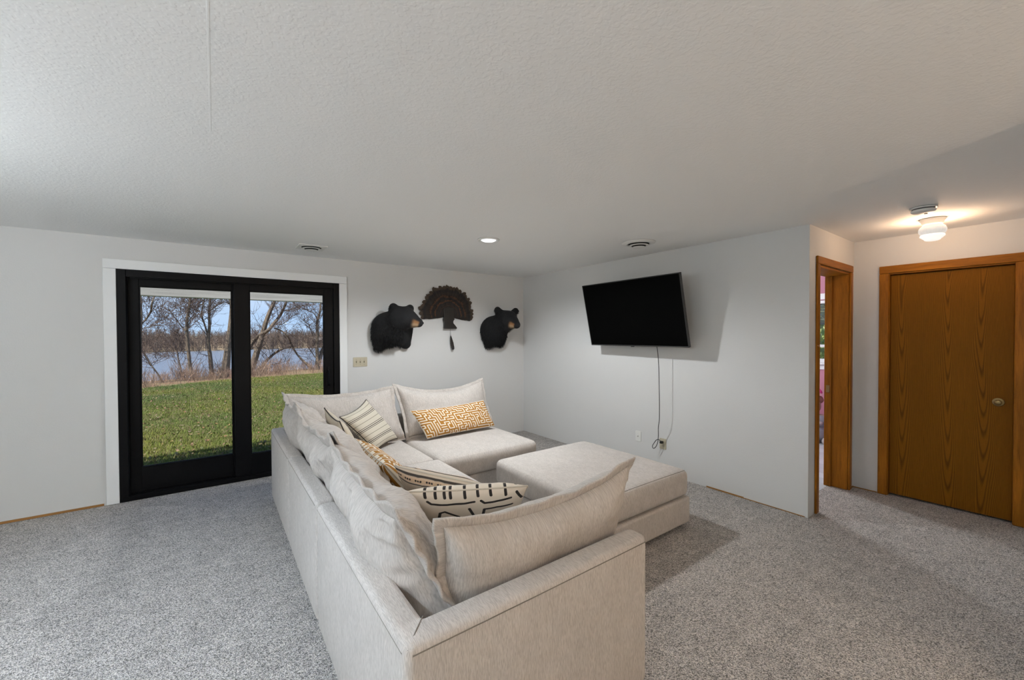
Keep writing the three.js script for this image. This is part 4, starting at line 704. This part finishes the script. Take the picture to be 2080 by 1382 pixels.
{ // grass blades in tufts, a few dead leaves among them
  seed(901); const parts = []; for (let k = 0; k < 7; k++) { const a = rr(0, 6.28), l = rr(0.03, 0.065), b = rr(0.3, 0.9), w = 0.0035, g = new THREE.BufferGeometry(), dx = Math.cos(a), dz = Math.sin(a), ox = rr(-0.04, 0.04), oz = rr(-0.04, 0.04); g.setAttribute('position', new THREE.Float32BufferAttribute([ox - dz * w, 0, oz + dx * w, ox + dz * w, 0, oz - dx * w, ox + dx * l * b, l, oz + dz * l * b], 3)); g.computeVertexNormals(); parts.push(g); }
  const tuftG = mergeGeometries(parts), N0 = 130000, m = new THREE.InstancedMesh(tuftG, std({ color: 0xffffff, side: THREE.DoubleSide, roughness: 0.8 }), N0), M = new THREE.Matrix4(), q = new THREE.Quaternion(), up = V(0, 1, 0), col = new THREE.Color(); let k = 0;
  for (let i = 0; i < N0 * 2 && k < N0; i++) { const z = -0.9 - 15.5 * Math.pow(rnd(), 0.85), hw = 1.2 + (-z) * 0.42, cx = -3.9 + 0.08 * z * -1, x = cx + rr(-hw, hw); if (z < edgeZ(x) + 0.1) continue; const y = vnoise(x * 0.8, z * 0.8, 4096, 4096, 84); col.setRGB(0.085 + 0.10 * y * rr(0.6, 1.3), 0.14 + 0.06 * y, 0.022 + 0.016 * rnd()); if (rnd() < 0.22) col.setRGB(0.24, 0.19, 0.10).multiplyScalar(rr(0.6, 1.1)); q.setFromAxisAngle(up, rr(0, 6.28)); M.compose(V(x, groundY(x, z) - 0.005, z), q, V(1, rr(0.6, 1.3), 1).multiplyScalar(rr(0.8, 1.3))); m.setMatrixAt(k, M); m.setColorAt(k++, col); }
  m.count = k; m.name = 'grass'; m.userData.kind = 'stuff'; tag(m, 'short green and yellowish grass growing on the lawn outside', 'grass'); scene.add(shadow(m));
  const leaf = new THREE.PlaneGeometry(0.07, 0.05, 2, 1); { const p = leaf.attributes.position; for (let i = 0; i < p.count; i++) p.setZ(i, Math.abs(p.getX(i)) * 0.5); leaf.rotateX(-Math.PI / 2); leaf.computeVertexNormals(); }
  const lv = new THREE.InstancedMesh(leaf, std({ color: 0xffffff, side: THREE.DoubleSide }), 3600); for (let i = 0; i < 3600; i++) { const z = -1 - 12 * Math.pow(rnd(), 0.8), hw = 1.2 - z * 0.42, x = -3.9 - 0.08 * z + rr(-hw, hw); q.setFromEuler(new THREE.Euler(rr(-0.5, 0.5), rr(0, 6.28), rr(-0.5, 0.5))); M.compose(V(x, groundY(x, z) + 0.035, z), q, V(1, 1, 1).multiplyScalar(rr(0.25, 0.6))); lv.setMatrixAt(i, M); lv.setColorAt(i, col.setRGB(rr(0.14, 0.27), rr(0.10, 0.18), rr(0.055, 0.10))); }
  lv.name = 'fallen_leaves'; lv.userData.kind = 'stuff'; tag(lv, 'dry tan leaves scattered over the lawn outside', 'leaves'); scene.add(shadow(lv));
}
{ // lake and opposite shore
  const ripple = dataTex(256, 256, (i, j) => 0.5 * vnoise(i / 16, j / 8, 16, 32, 95) + 0.5 * vnoise(i / 6, j / 3, 42, 85, 96), false, [0.25, 0.25]);
  struct('lake', metreUV(new THREE.PlaneGeometry(700, 260).rotateX(-Math.PI / 2).translate(0, -4.0, -140)), new THREE.MeshPhysicalMaterial({ color: lin(0.17, 0.21, 0.27), roughness: 0.14, bumpMap: ripple, bumpScale: 0.12, specularIntensity: 1, ior: 1.5 }));
  const shoreZ = (x) => -178 - 0.30 * x + 8 * n1(x * 0.02, 65), g = new THREE.PlaneGeometry(700, 120, 140, 24).rotateX(-Math.PI / 2).translate(0, 0, 0), p = g.attributes.position;
  for (let i = 0; i < p.count; i++) { const x = p.getX(i), d = 60 - p.getZ(i); p.setXYZ(i, x, -4.6 + Math.min(d * 0.12, 2.2) + 1.8 * smooth(10, 90, d), shoreZ(x) - d + 5); }
  g.computeVertexNormals(); struct('far_shore', g, std({ color: lin(0.20, 0.155, 0.10), roughness: 1 }));
  seed(905); const tw = []; for (let k = 0; k < 46; k++) { const y = rr(0.12, 0.95), a = rr(0, 6.28), l = rr(0.1, 0.34) * (1.15 - y * 0.5), b = V(0, y, 0), e = V(Math.cos(a) * l, y + rr(0.04, 0.22), Math.sin(a) * l); tw.push(limbGeo([b, e], [0.010, 0.004], 3)); }
  tw.push(limbGeo([V(0, -0.05, 0), V(0.02, 0.5, 0), V(0, 1, 0)], [0.022, 0.015, 0.004], 4)); const tg = merge(tw), n = 2400, m = new THREE.InstancedMesh(tg, std({ color: 0xffffff, roughness: 1 }), n), M = new THREE.Matrix4(), q = new THREE.Quaternion(), col = new THREE.Color();
  for (let i = 0; i < n; i++) { const x = rr(-80, 75), d = 4 + 46 * Math.pow(rnd(), 1.6), h = rr(3.2, 6.6) * (0.62 + 0.5 * vnoise(x * 0.06, 1.5, 4096, 4096, 66)); q.setFromAxisAngle(V(0, 1, 0), rr(0, 6.28)); M.compose(V(x, -4.6 + Math.min(d * 0.12, 2.2) + 1.8 * smooth(10, 90, d), shoreZ(x) - d + 5), q, V(h * 0.75, h, h * 0.75)); m.setMatrixAt(i, M); const k = rr(0.75, 1.25); m.setColorAt(i, col.setRGB(0.22 * k, 0.165 * k, 0.125 * k)); }
  m.name = 'treeline'; m.userData.kind = 'stuff'; tag(m, 'brown leafless woods along the opposite lake shore', 'woods'); scene.add(shadow(m));
  const h = thing('lake_house', 'small pale roofed house among bare woods on the opposite shore', 'house', [33.5, -2.3, -194]); h.rotation.y = 0.3; h.scale.setScalar(0.55);
  part('wall', rbox(-5, 5, 0, 2.8, -3, 3, 0.02, 1), std({ color: lin(0.5, 0.45, 0.38) }), h);
  const rs = new THREE.Shape(); rs.moveTo(-3.6, 0); rs.lineTo(3.6, 0); rs.lineTo(0, 2.2); rs.closePath(); part('roof', new THREE.ExtrudeGeometry(rs, { depth: 10.8, bevelEnabled: false }).rotateY(Math.PI / 2).translate(-5.4, 2.8, 0), std({ color: lin(0.5, 0.46, 0.42) }), h);
  for (const x of [-3, 0, 3]) part('window', rbox(x - 0.6, x + 0.6, 1, 2.2, 2.98, 3.04, 0.01, 1), darkMat, h);
}
// bark: furrowed grey-brown
const barkTex = dataTex(256, 512, (i, j) => { const v = 0.55 + 0.9 * (vnoise(i / 9, j / 40, 28, 12, 97) - 0.35) * 0.8 + 0.3 * (hash2(i, j, 98) - 0.5); return [0.27 * v, 0.215 * v, 0.16 * v]; }, true, [3, 1.2]);
const barkMat = std({ map: barkTex, roughness: 1 }), twigMat = std({ color: lin(0.13, 0.095, 0.08), roughness: 1 });
function twigsFrom(limbs, density, out) {
  const grow = (p, d, len, r, lev) => { const n = 4, pts = [p.clone()], rad = [r]; let dir = d.clone(); for (let i = 1; i <= n; i++) { dir.add(V(rr(-0.35, 0.35), rr(-0.2, 0.34), rr(-0.35, 0.35))).normalize(); pts.push(pts[i - 1].clone().addScaledVector(dir, len / n)); rad.push(r * (1 - 0.75 * i / n)); } out.push(limbGeo(pts, rad, 3)); if (lev > 0) { const c = lev > 1 ? 5 : 4; for (let k = 0; k < c; k++) { const i = 1 + Math.floor(rnd() * n); grow(pts[i], dir.clone().multiplyScalar(0.6).add(V(rr(-1, 1), rr(-0.4, 0.8), rr(-1, 1))).normalize(), len * rr(0.4, 0.7), Math.max(0.0065, rad[i] * 0.65), lev - 1); } } };
  for (const [pts, rad] of limbs) { const L = pts.length; for (let k = 0; k < density * L; k++) { const f = Math.pow(rnd(), 0.7) * (L - 1), i = Math.min(L - 2, Math.floor(f)), p = pts[i].clone().lerp(pts[i + 1], f - i); if (p.y < 0.5) continue; const t = V().subVectors(pts[i + 1], pts[i]).normalize(), d = t.multiplyScalar(0.5).add(V(rr(-1, 1), rr(-0.3, 0.9), rr(-1, 1))).normalize(); grow(p, d, rr(0.5, 1.5), clamp(rad[i] * 0.28, 0.010, 0.017), 2); } }
}
function bareTree(label, base, limbs, density, sd, group) {
  const t = thing('bare_tree', label, 'tree', [base[0], groundY(base[0], base[2]), base[2]], group), dy = base[1] - t.position.y; seed(sd); const all = [];
  limbs.forEach((l, i) => { const pts = l.map(([x, y, z]) => V(x, y + dy, z)), rad = l.map((q) => q[3]); if (i === 0 || pts[0].y < 0.3 + dy) { pts.unshift(V(pts[0].x, -0.15, pts[0].z)); rad.unshift(rad[0] * 1.25); } all.push([pts, rad]); part(i === 0 ? 'trunk' : 'limb', limbGeo(pts, rad, 10, 5), barkMat, t); });
  const tw = []; twigsFrom(all, density, tw); const m = part('twigs', merge(tw), twigMat, t); m.userData.kind = 'stuff'; return t;
}
const TREES = {};
for (const [k, b, l] of [
["A",[-6.05,-0.3,-14.4],[[[0.0,0.0,0.0,0.039],[0.01,1.22,0.0,0.036],[0.03,2.25,0.0,0.036],[0.04,2.79,0.0,0.027],[0.03,3.34,0.0,0.024],[0.01,3.94,0.0,0.018]],[[0.03,2.22,0.0,0.03],[0.15,2.43,-0.26,0.03],[0.27,2.68,-0.19,0.028],[0.36,2.96,0.31,0.028],[0.42,3.27,0.11,0.025],[0.49,3.8,-0.34,0.019]],[[0.04,2.07,0.0,0.012],[0.22,2.1,0.01,0.011],[0.42,2.16,0.35,0.008]]]],
["B",[-5.4,-0.3,-14.2],[[[0.0,0.0,0.0,0.037],[-0.16,0.41,0.0,0.025],[-0.38,0.82,0.0,0.021],[-0.58,1.28,0.0,0.015]],[[-0.3,0.21,0.0,0.012],[-0.31,0.6,-0.26,0.011],[-0.5,0.89,-0.19,0.008]]]],
["C",[-4.65,-0.3,-16.06],[[[0.0,-0.0,0.0,0.073],[-0.09,0.56,0.0,0.066],[-0.14,1.26,0.0,0.059],[-0.18,1.96,0.0,0.059],[-0.15,2.58,0.0,0.052],[-0.07,3.1,0.0,0.049],[-0.03,3.56,0.0,0.042],[0.01,4.25,0.0,0.031]],[[-0.22,1.99,0.0,0.024],[-0.47,2.37,-0.26,0.021],[-0.65,2.7,-0.19,0.015],[-0.7,2.84,0.31,0.012]],[[-0.13,2.2,0.0,0.014],[-0.01,2.48,0.01,0.012],[0.13,2.62,0.35,0.009]]]],
["D",[-4.03,-0.3,-16.4],[[[0.0,0.0,0.0,0.094],[-0.05,0.91,0.0,0.076],[-0.11,1.6,0.0,0.069],[-0.06,2.18,0.0,0.054],[-0.06,2.83,0.0,0.047],[-0.02,3.44,0.0,0.04],[0.0,4.34,0.0,0.029]],[[-0.11,1.74,0.0,0.036],[-0.22,2.25,-0.26,0.032],[-0.32,2.64,-0.19,0.032],[-0.27,3.0,0.31,0.025],[-0.21,3.36,0.11,0.022],[-0.17,4.11,-0.34,0.014]],[[-0.03,2.86,0.0,0.016],[0.2,3.09,0.01,0.015],[0.44,3.24,0.35,0.009]],[[-0.33,2.64,0.0,0.014],[-0.55,2.88,0.26,0.012],[-0.63,3.23,-0.27,0.009]]]],
["E",[-3.6,-0.3,-15.45],[[[0.0,0.0,0.0,0.176],[0.08,0.89,0.0,0.138],[0.16,1.67,0.0,0.102],[0.23,2.45,0.0,0.078],[0.26,2.94,0.0,0.067],[0.22,3.23,0.0,0.05],[0.08,3.64,0.0,0.035]],[[0.25,2.8,0.0,0.035],[0.4,3.41,-0.26,0.032],[0.5,4.13,-0.19,0.021]]]],
["F",[-5.11,-0.3,-18.13],[[[0.0,0.0,0.0,0.034],[-0.08,0.61,0.0,0.026],[-0.15,1.1,0.0,0.024],[-0.06,1.48,0.0,0.021],[-0.07,1.82,0.0,0.017],[-0.14,2.04,0.0,0.011]],[[-0.17,0.84,0.0,0.013],[-0.41,0.89,-0.26,0.011],[-0.61,0.87,-0.19,0.007]],[[-0.15,1.1,0.0,0.013],[-0.23,1.37,0.01,0.009]]]],
["G",[-2.62,-0.3,-18.19],[[[0.1,0.11,0.0,0.158],[0.27,0.7,0.0,0.143],[0.43,1.29,0.0,0.131],[0.59,1.85,0.0,0.112],[0.73,2.41,0.0,0.104],[0.88,2.89,0.0,0.093],[1.06,3.34,0.0,0.081],[1.2,3.8,0.0,0.065],[1.35,4.54,0.0,0.049]],[[-0.09,0.91,0.0,0.137],[0.08,1.3,-0.26,0.114],[0.39,1.73,-0.19,0.091],[0.8,2.05,0.31,0.08],[1.08,2.41,0.11,0.077],[1.37,2.78,-0.34,0.069],[1.5,3.11,-0.02,0.057],[1.59,3.45,0.35,0.045],[1.71,4.32,-0.07,0.029]],[[1.08,2.17,0.0,0.041],[1.36,2.05,0.01,0.037],[1.61,1.8,0.35,0.041],[1.86,1.34,-0.1,0.041],[2.12,0.84,-0.32,0.042],[2.42,0.41,0.18,0.055],[2.76,0.05,0.28,0.064]],[[0.23,-0.13,0.0,0.075],[0.57,0.33,0.26,0.068],[0.82,0.6,-0.27,0.06],[1.17,0.95,-0.19,0.053],[1.43,1.15,0.32,0.045],[1.64,1.18,0.11,0.029],[2.01,1.26,-0.34,0.015]],[[1.52,3.03,0.0,0.029],[1.88,3.13,-0.35,0.025],[2.18,3.26,0.01,0.021],[2.56,3.4,0.35,0.013]],[[1.05,2.37,0.0,0.02],[1.37,2.33,0.21,0.016],[1.66,2.58,0.25,0.014],[1.99,2.84,-0.27,0.008]],[[0.64,0.24,0.0,0.024],[0.92,0.35,0.07,0.02],[1.35,0.41,-0.35,0.014],[1.64,0.5,0.02,0.008]]]],
["H",[0.22,-0.3,-17.04],[[[0.0,-0.0,0.0,0.143],[-0.01,0.65,0.0,0.09],[-0.04,1.27,0.0,0.069],[-0.0,1.88,0.0,0.069],[0.0,2.49,0.0,0.069],[0.1,2.9,0.0,0.053],[0.16,3.35,0.0,0.037],[0.23,4.3,0.0,0.02]],[[0.06,0.45,0.0,0.102],[0.2,0.85,-0.26,0.099],[0.37,1.26,-0.19,0.087],[0.65,1.92,0.31,0.062]],[[-0.12,0.7,0.0,0.024],[-0.31,1.03,0.01,0.02],[-0.56,1.32,0.35,0.016],[-0.81,1.54,-0.1,0.012]],[[-0.01,2.57,0.0,0.024],[-0.18,2.85,0.26,0.02],[-0.36,3.01,-0.27,0.014],[-0.51,3.12,-0.19,0.008]],[[-0.15,1.68,0.0,0.016],[-0.26,2.08,-0.35,0.014],[-0.37,2.32,0.01,0.008]]]],
]) TREES[k] = [b, l];
[['A', 'grey forked tree at the left edge of the fixed glass panel', 2.2], ['B', 'thin trunk leaning left over the bank beside the forked tree', 2.5], ['C', 'tall slim trunk with one low left branch, second clear trunk behind the glass', 2.0], ['D', 'tall trunk that forks in two halfway up, behind the fixed glass', 2.0], ['E', 'thickest straight grey trunk, beside the meeting stiles of the door', 0.9], ['F', 'small crooked sapling between the slim trunks on the bank', 2.6], ['G', 'large spreading tree with leaning trunks and an arching fallen limb', 1.5], ['H', 'upright tree with two stems at the right edge of the sliding panel', 2.4]].forEach(([k, label, d], i) => bareTree(label, TREES[k][0], TREES[k][1], d * 1.35, 700 + i));
{ // undergrowth of red-brown stems along the top of the bank
  seed(911); const st = []; for (let k = 0; k < 16; k++) { const a = rr(0, 6.28), h = rr(0.4, 1), o = V(rr(-0.25, 0.25), -0.05, rr(-0.25, 0.25)), e = V(Math.cos(a) * rr(0.1, 0.5), h, Math.sin(a) * rr(0.1, 0.5)).add(o), md = o.clone().lerp(e, 0.5).add(V(rr(-0.08, 0.08), 0.08, rr(-0.08, 0.08))); st.push(limbGeo([o, md, e], [0.006, 0.005, 0.003], 3)); for (let q = 0; q < 2; q++) st.push(limbGeo([md, md.clone().add(V(rr(-0.25, 0.25), rr(0.05, 0.3), rr(-0.25, 0.25)))], [0.004, 0.002], 3)); }
  const g = merge(st), n = 560, m = new THREE.InstancedMesh(g, std({ color: 0xffffff, roughness: 1 }), n), M = new THREE.Matrix4(), q = new THREE.Quaternion(), col = new THREE.Color(); let k = 0;
  for (let i = 0; i < n; i++) { const x = rr(-11, 9), d = 0.1 + 6.5 * Math.pow(rnd(), 1.3), z = edgeZ(x) - d, s = rr(0.25, 0.6) * (rnd() < 0.15 ? 1.9 : 1); q.setFromAxisAngle(V(0, 1, 0), rr(0, 6.28)); M.compose(V(x, groundY(x, z), z), q, V(s, s, s)); m.setMatrixAt(k, M); const c = rr(0.7, 1.3), w = rnd(); m.setColorAt(k++, col.setRGB((0.26 + 0.12 * w) * c, (0.17 + 0.10 * w) * c, (0.13 + 0.06 * w) * c)); }
  m.count = k; m.name = 'brush'; m.userData.kind = 'stuff'; tag(m, 'tangled leafless reddish brush along the far edge of the lawn', 'brush'); scene.add(shadow(m));
}
{ // a weathered beam on posts before the door
  const wood = dataTex(512, 128, (i, j) => { const v = 0.88 + 0.3 * (vnoise(i / 60, j / 3, 8, 42, 99) - 0.5) + 0.12 * (hash2(i, j, 100) - 0.5); return [0.62 * v, 0.61 * v, 0.58 * v]; }, true, [0.6, 2]), wm = std({ map: wood, roughness: 0.9 });
  const d = structGroup('pergola'); part('fascia_beam', rbox(-8, 2, 1.99, 2.20, -1.54, -1.43, 0.004, 1), wm, d);
  for (const x of [-7.9, 1.8]) part('post', rbox(x, x + 0.12, GZ - 0.3, 1.989, -1.54, -1.43, 0.004, 1), wm, d);
  // the storey above and its eave, which throw the shade on the lawn by the door
  struct('wall_upper', box(-7.2, 3.9, CH + 0.16, 5.3, -0.16, 0.2), wallMat);
  struct('roof', box(-7.6, 4.3, 5.3, 5.45, -0.52, 8.6), std({ color: lin(0.12, 0.11, 0.10) }));
}
{ // shrub outside the bedroom window
  const t = thing('leafy_shrub', 'sunlit leafy green shrub outside the bedroom window', 'shrub', [6.6, GZ - 0.05, 1.9]); seed(921);
  part('stem', merge([0, 1, 2, 3, 4].map(() => limbGeo([V(rr(-0.1, 0.1), 0, rr(-0.1, 0.1)), V(rr(-0.4, 0.4), 0.9, rr(-0.5, 0.5)), V(rr(-0.7, 0.7), 1.9, rr(-0.9, 0.9))], [0.03, 0.02, 0.008], 6))), barkMat, t);
  const lg = new THREE.PlaneGeometry(0.09, 0.06), n = 5000, m = new THREE.InstancedMesh(lg, new THREE.MeshPhysicalMaterial({ color: 0xffffff, side: THREE.DoubleSide, roughness: 0.9, transmission: 0.3, thickness: 0 }), n), M = new THREE.Matrix4(), q = new THREE.Quaternion(), col = new THREE.Color();
  for (let i = 0; i < n; i++) { const a = rr(0, 6.28), r = Math.cbrt(rnd()), e = Math.acos(rr(-1, 1)); q.setFromEuler(new THREE.Euler(rr(0, 6.28), rr(0, 6.28), rr(0, 6.28))); M.compose(V(Math.cos(a) * Math.sin(e) * r * 1.1, 1.35 + Math.cos(e) * r * 1.15, Math.sin(a) * Math.sin(e) * r * 1.6), q, V(1, 1, 1)); m.setMatrixAt(i, M); const k = rnd(); m.setColorAt(i, col.setRGB(0.45 + 0.3 * k, 0.55 + 0.25 * k, 0.22 + 0.3 * k)); }
  m.name = 'foliage'; m.userData.kind = 'stuff'; t.add(shadow(m));
}
renderer.render(scene, camera);
